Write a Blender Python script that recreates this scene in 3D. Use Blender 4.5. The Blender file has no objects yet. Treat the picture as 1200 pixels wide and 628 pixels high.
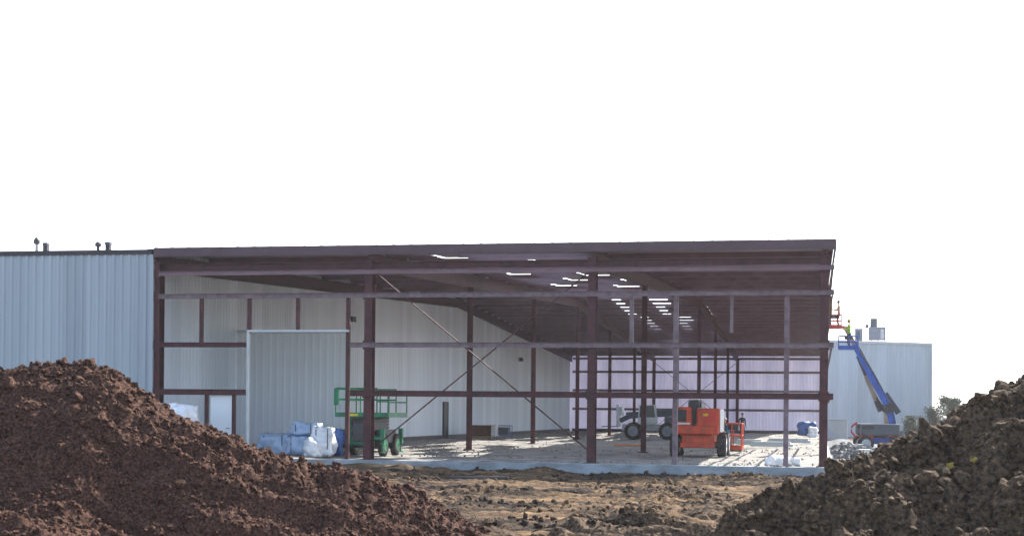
import bpy, bmesh, math, random
import numpy as np
from mathutils import Vector, Matrix, noise as mnoise

random.seed(7)
RNG = np.random.default_rng(11)
SC = bpy.context.scene
COL = SC.collection
R = math.radians

# ------------------------------------------------------------------ camera
EYE = 1.65
YAW = R(11.53)
ROLL = 0.0098
FPX = 1764.0
YC = 483.5
FW = Vector((-math.sin(YAW), math.cos(YAW), 0))
R0 = Vector((math.cos(YAW), math.sin(YAW), 0))
U0 = Vector((0, 0, 1))
RT = R0 * math.cos(ROLL) + U0 * math.sin(ROLL)
UP = U0 * math.cos(ROLL) - R0 * math.sin(ROLL)
cd = bpy.data.cameras.new('camera')
cam = bpy.data.objects.new('camera', cd)
COL.objects.link(cam)
SC.camera = cam
cam.matrix_world = Matrix(((RT.x, UP.x, -FW.x, 0), (RT.y, UP.y, -FW.y, 0), (RT.z, UP.z, -FW.z, EYE), (0, 0, 0, 1)))
cd.sensor_width = 36
cd.lens = FPX / 1200 * 36
cd.shift_y = (YC - 314) / 1200
cd.clip_start = 0.5
cd.clip_end = 6000

# ------------------------------------------------------------------ sky, sun, exposure
SUN_AZ = R(33)      # to the right of +Y (the far side of the building)
SUN_EL = R(42)
w = bpy.data.worlds.new('World')
SC.world = w
w.use_nodes = True
nt = w.node_tree
bg = nt.nodes['Background']
sky = nt.nodes.new('ShaderNodeTexSky')
sky.sky_type = 'NISHITA'
sky.sun_disc = False
sky.sun_elevation = SUN_EL
sky.sun_rotation = SUN_AZ
sky.air_density = 1.0
sky.dust_density = 1.2
sky.ozone_density = 2.5
tc = nt.nodes.new('ShaderNodeTexCoord')
mp = nt.nodes.new('ShaderNodeMapping')
mp.inputs['Scale'].default_value = (1.6, 1.6, 5.0)
nz = nt.nodes.new('ShaderNodeTexNoise')
nz.inputs['Scale'].default_value = 2.3
nz.inputs['Detail'].default_value = 6
rmp = nt.nodes.new('ShaderNodeValToRGB')
rmp.color_ramp.elements[0].position = 0.30
rmp.color_ramp.elements[0].color = (0.10, 0.10, 0.10, 1)
rmp.color_ramp.elements[1].position = 0.62
rmp.color_ramp.elements[1].color = (0.85, 0.85, 0.85, 1)
mx = nt.nodes.new('ShaderNodeMix')
mx.data_type = 'RGBA'
mx.inputs['B'].default_value = (12.5, 12.8, 13.2, 1)
nt.links.new(tc.outputs['Generated'], mp.inputs['Vector'])
nt.links.new(mp.outputs['Vector'], nz.inputs['Vector'])
nt.links.new(nz.outputs['Fac'], rmp.inputs['Fac'])
dt = nt.nodes.new('ShaderNodeVectorMath')
dt.operation = 'DOT_PRODUCT'
dt.inputs[1].default_value = (0.15, 0.985, 0.0)
nt.links.new(tc.outputs['Generated'], dt.inputs[0])
mr = nt.nodes.new('ShaderNodeMapRange')
mr.inputs['From Min'].default_value = -0.1
mr.inputs['From Max'].default_value = 0.8
mr.inputs['To Min'].default_value = 0.12
mr.inputs['To Max'].default_value = 1.0
nt.links.new(dt.outputs['Value'], mr.inputs['Value'])
mu = nt.nodes.new('ShaderNodeMath')
mu.operation = 'MULTIPLY'
nt.links.new(rmp.outputs['Color'], mu.inputs[0])
nt.links.new(mr.outputs['Result'], mu.inputs[1])
nt.links.new(mu.outputs['Value'], mx.inputs['Factor'])
nt.links.new(sky.outputs['Color'], mx.inputs['A'])
nt.links.new(mx.outputs['Result'], bg.inputs['Color'])
bg.inputs['Strength'].default_value = 0.085

sd = bpy.data.lights.new('sun', 'SUN')
sd.energy = 3.5
sd.angle = R(0.55)
sd.color = (1.0, 0.93, 0.83)
so = bpy.data.objects.new('sun', sd)
COL.objects.link(so)
sv = Vector((math.sin(SUN_AZ) * math.cos(SUN_EL), math.cos(SUN_AZ) * math.cos(SUN_EL), math.sin(SUN_EL)))
so.rotation_euler = sv.to_track_quat('Z', 'Y').to_euler()
so.location = (40, 60, 60)

SC.view_settings.view_transform = 'Standard'
SC.view_settings.look = 'None'
SC.view_settings.gamma = 1
SC.view_settings.exposure = 1.88


def at(px, py, Y):
    """point of the depth plane y = Y that lies on the photograph's pixel"""
    d = FW + RT * ((px - 600) / FPX) + UP * ((YC - py) / FPX)
    k = Y / d.y
    return Vector((d.x * k, Y, EYE + d.z * k))


def ground_at(px, Y, z=0.0):
    p = at(px, 480, Y)
    return Vector((p.x, Y, z))


# ------------------------------------------------------------------ numpy noise
def _hash(ix, iy, seed):
    n = (ix.astype(np.int64) * 374761393 + iy.astype(np.int64) * 668265263 + seed * 1442695041) & 0x7fffffff
    n = ((n ^ (n >> 13)) * 1274126177) & 0x7fffffff
    n = n ^ (n >> 16)
    return (n & 0xffffff) / float(0xffffff)


def vnoise(x, y, seed=0):
    ix = np.floor(x); iy = np.floor(y)
    fx = x - ix; fy = y - iy
    fx = fx * fx * (3 - 2 * fx); fy = fy * fy * (3 - 2 * fy)
    a = _hash(ix, iy, seed); b = _hash(ix + 1, iy, seed)
    c = _hash(ix, iy + 1, seed); d = _hash(ix + 1, iy + 1, seed)
    return (a * (1 - fx) + b * fx) * (1 - fy) + (c * (1 - fx) + d * fx) * fy


def fbm(x, y, octs=4, seed=0):
    s = 0; a = 0.5
    for o in range(octs):
        s = s + a * (vnoise(x, y, seed + o * 17) - 0.5)
        x = x * 2.03 + 3.1; y = y * 2.03 - 1.7; a *= 0.5
    return s


def lumps(x, y, seed=0):
    """rounded clods on a jittered grid: 0 in the gaps, 1 at the clods' tops"""
    ix = np.floor(x); iy = np.floor(y)
    best = np.zeros_like(x)
    for dx in (-1, 0, 1):
        for dy in (-1, 0, 1):
            cx = ix + dx; cy = iy + dy
            px_ = cx + _hash(cx, cy, seed); py_ = cy + _hash(cx, cy, seed + 5)
            r = 0.35 + 0.5 * _hash(cx, cy, seed + 9)
            t = 1 - ((x - px_) ** 2 + (y - py_) ** 2) / (r * r)
            best = np.maximum(best, np.sqrt(np.clip(t, 0, 1)) * r)
    return best


# ------------------------------------------------------------------ materials
MATS = {}


def mat(name, c1, c2=None, scale=4.0, rough=0.7, metal=0.0, bump=0.0, bscale=40.0, detail=5, c3=None,
        lo=0.35, hi=0.65, stretch=None, translucent=0.0, bdist=0.02, spec=0.4, panel=None):
    m = bpy.data.materials.new(name)
    m.use_nodes = True
    n = m.node_tree
    b = n.nodes['Principled BSDF']
    b.inputs['Roughness'].default_value = rough
    b.inputs['Metallic'].default_value = metal
    b.inputs['Specular IOR Level'].default_value = spec
    g = n.nodes.new('ShaderNodeNewGeometry')
    mpn = n.nodes.new('ShaderNodeMapping')
    n.links.new(g.outputs['Position'], mpn.inputs['Vector'])
    if stretch:
        mpn.inputs['Scale'].default_value = stretch
    c2 = c2 or tuple(v * 0.8 for v in c1)
    t = n.nodes.new('ShaderNodeTexNoise')
    t.inputs['Scale'].default_value = scale
    t.inputs['Detail'].default_value = detail
    t.inputs['Roughness'].default_value = 0.6
    n.links.new(mpn.outputs['Vector'], t.inputs['Vector'])
    r = n.nodes.new('ShaderNodeValToRGB')
    e = r.color_ramp.elements
    e[0].position = lo; e[0].color = (*c2, 1)
    e[1].position = hi; e[1].color = (*c1, 1)
    if c3:
        x = e.new(min(0.98, hi + 0.08)); x.color = (*c3, 1)
    n.links.new(t.outputs['Fac'], r.inputs['Fac'])
    n.links.new(r.outputs['Color'], b.inputs['Base Color'])
    if panel:
        sp = n.nodes.new('ShaderNodeSeparateXYZ')
        n.links.new(g.outputs['Position'], sp.inputs[0])
        dv = n.nodes.new('ShaderNodeMath'); dv.operation = 'DIVIDE'; dv.inputs[1].default_value = 0.915
        n.links.new(sp.outputs[panel], dv.inputs[0])
        fl = n.nodes.new('ShaderNodeMath'); fl.operation = 'FLOOR'
        n.links.new(dv.outputs[0], fl.inputs[0])
        wn = n.nodes.new('ShaderNodeTexWhiteNoise'); wn.noise_dimensions = '1D'
        n.links.new(fl.outputs[0], wn.inputs['W'])
        mr_ = n.nodes.new('ShaderNodeMapRange')
        mr_.inputs['To Min'].default_value = 0.88; mr_.inputs['To Max'].default_value = 1.07
        n.links.new(wn.outputs['Value'], mr_.inputs['Value'])
        hs = n.nodes.new('ShaderNodeHueSaturation')
        n.links.new(mr_.outputs['Result'], hs.inputs['Value'])
        n.links.new(r.outputs['Color'], hs.inputs['Color'])
        n.links.new(hs.outputs['Color'], b.inputs['Base Color'])
    if bump > 0:
        t2 = n.nodes.new('ShaderNodeTexNoise')
        t2.inputs['Scale'].default_value = bscale
        t2.inputs['Detail'].default_value = 6
        t2.inputs['Roughness'].default_value = 0.65
        n.links.new(g.outputs['Position'], t2.inputs['Vector'])
        bp = n.nodes.new('ShaderNodeBump')
        bp.inputs['Strength'].default_value = bump
        bp.inputs['Distance'].default_value = bdist
        n.links.new(t2.outputs['Fac'], bp.inputs['Height'])
        n.links.new(bp.outputs['Normal'], b.inputs['Normal'])
    if translucent > 0:
        tr = n.nodes.new('ShaderNodeBsdfTranslucent')
        n.links.new(r.outputs['Color'], tr.inputs['Color'])
        ms = n.nodes.new('ShaderNodeMixShader')
        ms.inputs[0].default_value = translucent
        out = n.nodes['Material Output']
        n.links.new(b.outputs[0], ms.inputs[1])
        n.links.new(tr.outputs[0], ms.inputs[2])
        n.links.new(ms.outputs[0], out.inputs['Surface'])
    MATS[name] = m
    return m


M_PRIMER = mat('red_oxide_primer', (0.092, 0.022, 0.026), (0.045, 0.013, 0.016), 3.0, 0.6, bump=0.1)
M_PURLIN = mat('purlin_primer', (0.24, 0.155, 0.185), (0.18, 0.112, 0.133), 1.2, 0.6)  # colour raised towards pale purple to carry the lens flare
M_FASCIA = mat('eave_trim', (0.115, 0.066, 0.08), (0.08, 0.046, 0.057), 1.0, 0.5)
M_GALV = mat('galvanised_steel', (0.42, 0.42, 0.43), (0.30, 0.29, 0.30), 6.0, 0.45, 0.5)
M_DUSTY = mat('dusty_primer', (0.22, 0.165, 0.185), (0.14, 0.095, 0.11), 4.0, 0.6)
M_ROOF = mat('roof_sheet', (0.29, 0.22, 0.255), (0.22, 0.165, 0.19), 0.6, 0.55)  # also lightened in colour for the flare over the roof underside
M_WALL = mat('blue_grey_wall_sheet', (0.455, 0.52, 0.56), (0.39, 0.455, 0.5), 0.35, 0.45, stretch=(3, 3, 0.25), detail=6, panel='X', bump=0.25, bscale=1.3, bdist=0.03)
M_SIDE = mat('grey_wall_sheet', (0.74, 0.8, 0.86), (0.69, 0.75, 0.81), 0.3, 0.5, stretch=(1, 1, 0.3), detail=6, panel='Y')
M_DOORP = mat('grey_door_sheet', (0.8, 0.83, 0.85), (0.76, 0.79, 0.81), 0.6, 0.45, stretch=(3, 3, 0.3))
M_REAR = mat('white_liner', (0.74, 0.73, 0.83), (0.62, 0.62, 0.74), 0.5, 0.6, stretch=(2, 2, 0.4), translucent=0.35)
M_WTRIM = mat('white_trim', (0.78, 0.78, 0.77), (0.68, 0.68, 0.68), 3.0, 0.4)
M_DTRIM = mat('dark_trim', (0.045, 0.042, 0.045), (0.03, 0.03, 0.032), 3.0, 0.5)
M_CONC = mat('concrete', (0.38, 0.43, 0.47), (0.22, 0.24, 0.25), 1.3, 0.85, bump=0.3, bscale=25, stretch=(1, 1, 2))
M_FLOOR = mat('gravel_floor', (0.31, 0.3, 0.285), (0.15, 0.147, 0.14), 0.9, 0.95, bump=0.8, bscale=9, detail=10,
              lo=0.36, hi=0.58, bdist=0.06)
M_BLACK = mat('black_rubber', (0.06, 0.05, 0.042), (0.018, 0.018, 0.019), 9.0, 0.85, bump=0.2)
M_CHAR = mat('charcoal_metal', (0.05, 0.055, 0.06), (0.035, 0.038, 0.042), 6.0, 0.5)
M_ORANGE = mat('orange_paint', (0.74, 0.085, 0.025), (0.42, 0.065, 0.03), 3.0, 0.42)
M_RED = mat('red_paint', (0.62, 0.045, 0.03), (0.5, 0.035, 0.025), 3.0, 0.45)
M_GREEN = mat('green_paint', (0.012, 0.24, 0.11), (0.02, 0.12, 0.06), 3.0, 0.45)
M_BLUE = mat('blue_paint', (0.02, 0.13, 0.62), (0.025, 0.08, 0.36), 2.0, 0.4)
M_TAN = mat('tan_paint', (0.42, 0.32, 0.19), (0.30, 0.22, 0.13), 2.0, 0.5)
M_GREY = mat('grey_paint', (0.25, 0.29, 0.32), (0.17, 0.20, 0.23), 2.0, 0.45)
M_DKGREY = mat('dark_grey_paint', (0.09, 0.11, 0.13), (0.06, 0.075, 0.09), 2.0, 0.45)
M_LGREY = mat('pale_grey_paint', (0.58, 0.62, 0.62), (0.48, 0.52, 0.53), 2.0, 0.5)
M_PLASTIC = mat('white_plastic_wrap', (0.9, 0.91, 0.93), (0.74, 0.79, 0.86), 5.0, 0.25, bump=0.7, bscale=14, spec=0.6)
M_BPLASTIC = mat('blue_tinted_wrap', (0.5, 0.64, 0.82), (0.34, 0.48, 0.68), 4.0, 0.25, bump=0.7, bscale=14, spec=0.6)
M_TARP = mat('blue_tarp', (0.05, 0.14, 0.40), (0.03, 0.09, 0.28), 3.0, 0.5, bump=0.5, bscale=8)
M_WOOD = mat('raw_timber', (0.42, 0.29, 0.15), (0.30, 0.20, 0.10), 3.0, 0.75, stretch=(1, 1, 8))
M_RUST = mat('brown_timber', (0.16, 0.075, 0.035), (0.10, 0.045, 0.022), 4.0, 0.8)
M_ORBOARD = mat('orange_plastic', (0.70, 0.25, 0.05), (0.6, 0.2, 0.04), 4.0, 0.5)
M_SKIN = mat('skin', (0.45, 0.27, 0.19), (0.40, 0.23, 0.16), 9.0, 0.6)
M_LIME = mat('lime_cloth', (0.42, 0.72, 0.05), (0.34, 0.60, 0.04), 8.0, 0.8)
M_YELLOW = mat('yellow_cloth', (0.75, 0.60, 0.05), (0.62, 0.48, 0.04), 8.0, 0.8)
M_NAVY = mat('navy_cloth', (0.03, 0.035, 0.055), (0.02, 0.025, 0.04), 8.0, 0.9)
M_KHAKI = mat('beige_cloth', (0.52, 0.36, 0.24), (0.42, 0.28, 0.18), 8.0, 0.9)
M_GREYCLOTH = mat('grey_cloth', (0.22, 0.24, 0.25), (0.16, 0.17, 0.18), 8.0, 0.9)
M_WHITEHAT = mat('white_helmet', (0.82, 0.82, 0.80), (0.76, 0.76, 0.74), 8.0, 0.35)
M_BLUESHIRT = mat('teal_cloth', (0.05, 0.18, 0.26), (0.04, 0.13, 0.20), 8.0, 0.9)
M_SOILL = mat('reddish_soil', (0.145, 0.074, 0.050), (0.028, 0.016, 0.013), 26.0, 0.95, bump=1.0, bscale=60, detail=10,
              c3=(0.29, 0.175, 0.118), lo=0.38, hi=0.64, bdist=0.02, spec=0.15)  # pale tone painted for sunlit crumbs, dark tone for their shade
M_SOILR = mat('dark_clay_soil', (0.16, 0.106, 0.064), (0.026, 0.019, 0.015), 20.0, 0.92, bump=1.0, bscale=50, detail=10,
              c3=(0.42, 0.29, 0.165), lo=0.36, hi=0.64, bdist=0.02, spec=0.2)  # tan tone imitates sunlit clod tops, the darkest their shaded sides
M_GROUND = mat('trodden_earth', (0.165, 0.105, 0.058), (0.034, 0.024, 0.018), 0.85, 0.95, bump=1.0, bscale=16, detail=11,
               c3=(0.29, 0.19, 0.10), lo=0.44, hi=0.62, bdist=0.05, spec=0.15, stretch=(0.6, 1.5, 1))
M_STRAW = mat('yellow_scrap', (0.50, 0.38, 0.08), (0.34, 0.25, 0.07), 9.0, 0.8)
M_LEAF = mat('evergreen_leaf', (0.055, 0.085, 0.035), (0.025, 0.045, 0.02), 2.0, 0.7, translucent=0.05)
M_BARK = mat('bark', (0.14, 0.10, 0.075), (0.09, 0.065, 0.05), 6.0, 0.9, bump=0.5)
M_TWIG = mat('twig_bark', (0.2, 0.185, 0.2), (0.15, 0.14, 0.15), 6.0, 0.9)
M_RUBBLE = mat('grey_rubble', (0.2, 0.21, 0.22), (0.07, 0.073, 0.078), 2.5, 0.95, bump=0.6, bscale=20)
M_GLASS = mat('dark_glass', (0.03, 0.05, 0.06), (0.02, 0.035, 0.045), 2.0, 0.08, spec=0.6)


# ------------------------------------------------------------------ mesh helpers
class MB:
    def __init__(self):
        self.v = []; self.f = []; self.mi = []; self.cur = 0

    def add(self, vs, fs):
        o = len(self.v)
        self.v += [tuple(p) for p in vs]
        self.f += [tuple(i + o for i in f) for f in fs]
        self.mi += [self.cur] * len(fs)
        return self

    def box(self, lo, hi, bev=0.0):
        (x0, y0, z0), (x1, y1, z1) = lo, hi
        if bev <= 0:
            self.add([(x0, y0, z0), (x1, y0, z0), (x1, y1, z0), (x0, y1, z0), (x0, y0, z1), (x1, y0, z1), (x1, y1, z1), (x0, y1, z1)],
                     [(3, 2, 1, 0), (4, 5, 6, 7), (0, 1, 5, 4), (1, 2, 6, 5), (2, 3, 7, 6), (3, 0, 4, 7)])
        else:
            bm = bmesh.new()
            bmesh.ops.create_cube(bm, size=1)
            for v in bm.verts:
                v.co = Vector(((x0 + x1) / 2 + v.co.x * (x1 - x0), (y0 + y1) / 2 + v.co.y * (y1 - y0), (z0 + z1) / 2 + v.co.z * (z1 - z0)))
            bmesh.ops.bevel(bm, geom=bm.edges[:], offset=bev, segments=2, affect='EDGES', profile=0.6)
            self.bm(bm)
        return self

    def bm(self, bm, M=None):
        bm.verts.index_update()
        vs = [(M @ v.co if M else v.co)[:] for v in bm.verts]
        fs = [tuple(v.index for v in f.verts) for f in bm.faces]
        self.add(vs, fs)
        bm.free()
        return self

    def prism(self, poly, p0, p1, uphint=(0, 0, 1)):
        """extrude a 2-D outline (side, up) from p0 to p1"""
        p0 = Vector(p0); p1 = Vector(p1)
        d = (p1 - p0).normalized()
        u = Vector(uphint)
        s = d.cross(u)
        if s.length < 1e-4:
            s = d.cross(Vector((0, 1, 0)))
        s.normalize()
        u = s.cross(d).normalized()
        n = len(poly)
        vs = [p0 + s * a + u * b for a, b in poly] + [p1 + s * a + u * b for a, b in poly]
        fs = [(i, (i + 1) % n, n + (i + 1) % n, n + i) for i in range(n)]
        fs += [tuple(range(n - 1, -1, -1)), tuple(range(n, 2 * n))]
        return self.add(vs, fs)

    def bar(self, p0, p1, wd, ht, uphint=(0, 0, 1)):
        a, b = wd / 2, ht / 2
        return self.prism([(-a, -b), (a, -b), (a, b), (-a, b)], p0, p1, uphint)

    def ibeam(self, p0, p1, wd, ht, t=0.02, tw=0.014, uphint=(0, 0, 1)):
        a, b, c = wd / 2, ht / 2, tw / 2
        q = b - t
        return self.prism([(-a, -b), (a, -b), (a, -q), (c, -q), (c, q), (a, q), (a, b), (-a, b), (-a, q), (-c, q), (-c, -q), (-a, -q)], p0, p1, uphint)

    def zee(self, p0, p1, wd, ht, t=0.012, uphint=(0, 0, 1)):
        b = ht / 2
        return self.prism([(-wd, -b), (t / 2, -b), (t / 2, b - t), (wd, b - t), (wd, b), (-t / 2, b), (-t / 2, -b + t), (-wd, -b + t)], p0, p1, uphint)

    def tube(self, pts, r, n=8):
        pts = [Vector(p) for p in pts]
        rs = r if isinstance(r, (list, tuple)) else [r] * len(pts)
        rings = []
        for i, p in enumerate(pts):
            d = (pts[min(i + 1, len(pts) - 1)] - pts[max(i - 1, 0)]).normalized()
            s = d.cross(Vector((0, 0, 1)))
            if s.length < 1e-3:
                s = d.cross(Vector((0, 1, 0)))
            s.normalize(); u = s.cross(d)
            rings.append([p + (s * math.cos(a) + u * math.sin(a)) * rs[i] for a in [2 * math.pi * k / n for k in range(n)]])
        vs = [q for rg in rings for q in rg]
        fs = []
        for i in range(len(pts) - 1):
            for k in range(n):
                fs.append((i * n + k, i * n + (k + 1) % n, (i + 1) * n + (k + 1) % n, (i + 1) * n + k))
        fs.append(tuple(range(n - 1, -1, -1)))
        fs.append(tuple(range((len(pts) - 1) * n, len(pts) * n)))
        return self.add(vs, fs)

    def lathe(self, c, axis, prof, n=24):
        """profile [(along, radius)] turned about an axis through c"""
        c = Vector(c); ax = Vector(axis).normalized()
        s = ax.cross(Vector((0, 0, 1)))
        if s.length < 1e-3:
            s = ax.cross(Vector((0, 1, 0)))
        s.normalize(); u = ax.cross(s)
        vs = []
        for h, r in prof:
            for k in range(n):
                a = 2 * math.pi * k / n
                vs.append(c + ax * h + (s * math.cos(a) + u * math.sin(a)) * r)
        fs = []
        m = len(prof)
        for i in range(m - 1):
            for k in range(n):
                fs.append((i * n + k, i * n + (k + 1) % n, (i + 1) * n + (k + 1) % n, (i + 1) * n + k))
        fs.append(tuple(range(n - 1, -1, -1)))
        fs.append(tuple(range((m - 1) * n, m * n)))
        return self.add(vs, fs)

    def build(self, name, m, parent=None, loc=None, smooth=False, rz=None):
        me = bpy.data.meshes.new(name)
        me.from_pydata(self.v, [], self.f)
        ms = m if isinstance(m, (list, tuple)) else [m]
        for q in ms:
            me.materials.append(q)
        if len(ms) > 1:
            me.polygons.foreach_set('material_index', self.mi)
        bm = bmesh.new(); bm.from_mesh(me)
        bmesh.ops.recalc_face_normals(bm, faces=bm.faces)
        bm.to_mesh(me); bm.free()
        if smooth:
            me.polygons.foreach_set('use_smooth', [True] * len(me.polygons))
        o = bpy.data.objects.new(name, me)
        COL.objects.link(o)
        if parent:
            o.parent = parent
        if loc is not None:
            o.location = loc
        if rz is not None:
            o.rotation_euler.z = rz
        return o


def tag(o, label=None, cat=None, group=None, kind=None):
    if label: o['label'] = label
    if cat: o['category'] = cat
    if group: o['group'] = group
    if kind: o['kind'] = kind
    return o


def thing(name, label, cat, loc=(0, 0, 0), rz=0.0, group=None):
    o = bpy.data.objects.new(name, None)
    COL.objects.link(o)
    o.location = loc
    o.rotation_euler = (0, 0, rz)
    o.empty_display_size = 0.3
    return tag(o, label, cat, group)


def grid_mesh(name, X, Y, Z, m, parent=None, smooth=True):
    """X, Y, Z: 2-D arrays (rows, cols)"""
    nr, nc = X.shape
    co = np.stack([X, Y, Z], -1).reshape(-1, 3).astype(np.float32)
    idx = np.arange(nr * nc).reshape(nr, nc)
    q = np.stack([idx[:-1, :-1], idx[:-1, 1:], idx[1:, 1:], idx[1:, :-1]], -1).reshape(-1, 4)
    return np_mesh(name, co, q, m, parent, smooth)


def np_mesh(name, co, faces, m, parent=None, smooth=False):
    k = faces.shape[1]
    me = bpy.data.meshes.new(name)
    me.vertices.add(len(co))
    me.vertices.foreach_set('co', co.astype(np.float32).ravel())
    nf = len(faces)
    me.loops.add(nf * k)
    me.loops.foreach_set('vertex_index', faces.astype(np.int32).ravel())
    me.polygons.add(nf)
    me.polygons.foreach_set('loop_start', np.arange(0, nf * k, k, dtype=np.int32))
    try:
        me.polygons.foreach_set('loop_total', np.full(nf, k, dtype=np.int32))
    except Exception:
        pass
    me.polygons.foreach_set('use_smooth', np.full(nf, smooth))
    me.materials.append(m)
    me.update(calc_edges=True)
    me.validate()
    o = bpy.data.objects.new(name, me)
    COL.objects.link(o)
    if parent:
        o.parent = parent
    return o


# ------------------------------------------------------------------ ground
GZ = -0.42
FX = [-22.97, -15.17, -7.43, 0.14]     # frame lines, left to right
Y0 = 49.5                              # front line of the building
DEPTH = 91.44
Y1 = Y0 + DEPTH
YR = Y0 + DEPTH / 2                    # ridge


def spread(lo, hi, step, far_lo, far_hi, grow=1.35):
    a = list(np.arange(lo, hi, step))
    s = step; x = a[0]; pre = []
    while x > far_lo:
        s *= grow; x -= s; pre.append(x)
    s = step; x = a[-1]; post = []
    while x < far_hi:
        s *= grow; x += s; post.append(x)
    return np.array(pre[::-1] + a + post)


gx = spread(-13.0, 9.5, 0.075, -2600, 2600)
gy = spread(21.0, 49.4, 0.085, -400, 4000)
GXX, GYY = np.meshgrid(gx, gy)


def ground_h(x, y):
    near = np.clip((49.2 - y) / 1.2, 0, 1) * np.clip((y - 3) / 4, 0, 1) * np.clip((30 - np.abs(x)) / 6, 0, 1)
    cl = lumps(x * 2.2, y * 2.2, 3) * (0.03 + 0.24 * np.clip(vnoise(x * 0.35, y * 0.35, 8) - 0.5, 0, 1)) * 1.2
    cl += lumps(x * 5.5, y * 5.5, 4) * 0.10 * np.clip(vnoise(x * 0.6, y * 0.6, 18) * 1.6 - 0.3, 0, 1)
    cl += lumps(x * 9.0, y * 9.0, 6) * 0.045 * (0.2 + vnoise(x * 0.8, y * 0.8, 19))
    ruts = 0.07 * fbm(x * 0.35, y * 0.9, 4, 31) + 0.08 * fbm(x * 0.7, y * 0.7, 4, 2)
    for yy_, am_, sl_ in ((44.6, 0.13, 0.03), (42.7, 0.13, 0.035), (36.5, 0.11, -0.05), (34.6, 0.11, -0.045), (30.3, 0.09, 0.02)):
        yc_ = yy_ + sl_ * (x + 4) + 0.5 * np.sin(x * 0.21 + yy_)
        e_ = (y - yc_) / 0.26
        ruts = ruts - am_ * np.exp(-e_ * e_) * (0.55 + 0.9 * vnoise(x * 1.4, y * 1.4, 61)) + 0.07 * np.exp(-((np.abs(y - yc_) - 0.5) / 0.2) ** 2)
    h = GZ + near * (ruts + 1.5 * cl)
    h += 0.42 * np.exp(-((y - 48.55) / 0.4) ** 2) * np.clip(vnoise(x * 0.8, y * 0.8, 57) - 0.4, 0, 1) * (np.abs(x + 8) < 14)
    # a long low windrow scraped up in front of the slab
    wx = np.clip(1 - np.abs(x + 10.1) / 1.6, 0, 1)
    h += near * 0.16 * np.exp(-((y - 42.6) / 0.30) ** 2) * np.minimum(1, wx * 3)
    h += near * 0.13 * np.exp(-((y - 40.6) / 0.5) ** 2) * np.clip(1 - np.abs(x + 4.6) / 1.6, 0, 1)
    inside = ((x > -60) & (x < 0.9) & (y > 49.15) & (y < 143))
    return np.where(inside, GZ - 0.25, h)


tag(grid_mesh('ground', GXX, GYY, ground_h(GXX, GYY), M_GROUND, None, False), kind='structure')

# slab under the new bays: gravel-strewn floor with a concrete edge beam
mb = MB()
mb.box((FX[0] + 0.05, 49.02, -0.75), (0.50, 49.42, 0.0), 0.012)
mb.box((0.14, 49.424, -0.75), (0.50, Y1 + 0.3, -0.004), 0.012)
tag(mb.build('slab_edge', M_CONC), kind='structure')
sx = np.linspace(FX[0] + 0.06, 0.137, 160)
sy = np.concatenate([np.linspace(49.424, 75, 240), np.linspace(75.2, Y1 - 0.1, 190)])
SX, SY = np.meshgrid(sx, sy)
SZ = -0.02 + 0.16 * fbm(SX * 0.6, SY * 0.45, 5, 41) + 0.06 * np.clip(fbm(SX * 2, SY * 2, 3, 44), 0, 1)
tag(grid_mesh('floor', SX, SY, SZ, M_FLOOR), kind='structure')


rs0 = np.random.default_rng(91)
NF = 5200
FPX_, FPY_ = rs0.uniform(FX[0] + 0.4, 0.0, NF), 49.9 + 80 * rs0.uniform(0, 1, NF) ** 1.6
kf_ = vnoise(FPX_ * 0.3, FPY_ * 0.2, 93) > rs0.uniform(0.2, 0.9, NF)
FPX_, FPY_ = FPX_[kf_], FPY_[kf_]
FSS = 0.015 + 0.055 * rs0.uniform(0, 1, len(FPX_)) ** 3

# ------------------------------------------------------------------ soil heaps
def cam_uv(u, d):
    return u * R0.x + d * FW.x, u * R0.y + d * FW.y


def sil_to_ridge(pts, d):
    """heap crest given as points of its outline, laid at its own distance d -> (u, z)"""
    us, zs = [], []
    for px, py in pts:
        q = FW + RT * ((px - 600) / FPX) + UP * ((YC - py) / FPX)
        us.append((px - 600) / FPX * d)
        zs.append(EYE + q.z * d)
    return np.array(us), np.array(zs)


def make_clod_shapes(n, sub, seed):
    shapes = []
    rs = np.random.default_rng(seed)
    for i in range(n):
        bm = bmesh.new()
        bmesh.ops.create_icosphere(bm, subdivisions=sub, radius=1)
        bm.verts.index_update()
        v = np.array([q.co[:] for q in bm.verts])
        f = np.array([[q.index for q in t.verts] for t in bm.faces])
        bm.free()
        for k in range(10):
            nrm = rs.normal(size=3); nrm /= np.linalg.norm(nrm)
            c = rs.uniform(0.45, 0.85)
            ov = np.clip(v @ nrm - c, 0, None)
            v = v - ov[:, None] * nrm
        off = rs.uniform(0, 50, 3)
        dsp = np.array([mnoise.noise(Vector(p * 2.0 + off)) * 0.30 + mnoise.noise(Vector(p * 4.6 + off)) * 0.22 for p in v])
        v = v * (1 + dsp[:, None])
        v *= rs.uniform(0.65, 1.15, 3)
        shapes.append((v, f))
    return shapes


def scatter(name, P, S, shapes, m, seed, parent=None):
    rs = np.random.default_rng(seed)
    cos, fcs, o = [], [], 0
    for p, s in zip(P, S):
        v, f = shapes[rs.integers(len(shapes))]
        q = rs.normal(size=4); q /= np.linalg.norm(q)
        a, b, c, d = q
        Rm = np.array([[1 - 2 * (c * c + d * d), 2 * (b * c - a * d), 2 * (b * d + a * c)],
                       [2 * (b * c + a * d), 1 - 2 * (b * b + d * d), 2 * (c * d - a * b)],
                       [2 * (b * d - a * c), 2 * (c * d + a * b), 1 - 2 * (b * b + c * c)]])
        cos.append((v @ Rm.T) * s + p)
        fcs.append(f + o); o += len(v)
    return np_mesh(name, np.concatenate(cos), np.concatenate(fcs), m, parent, False)


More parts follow.
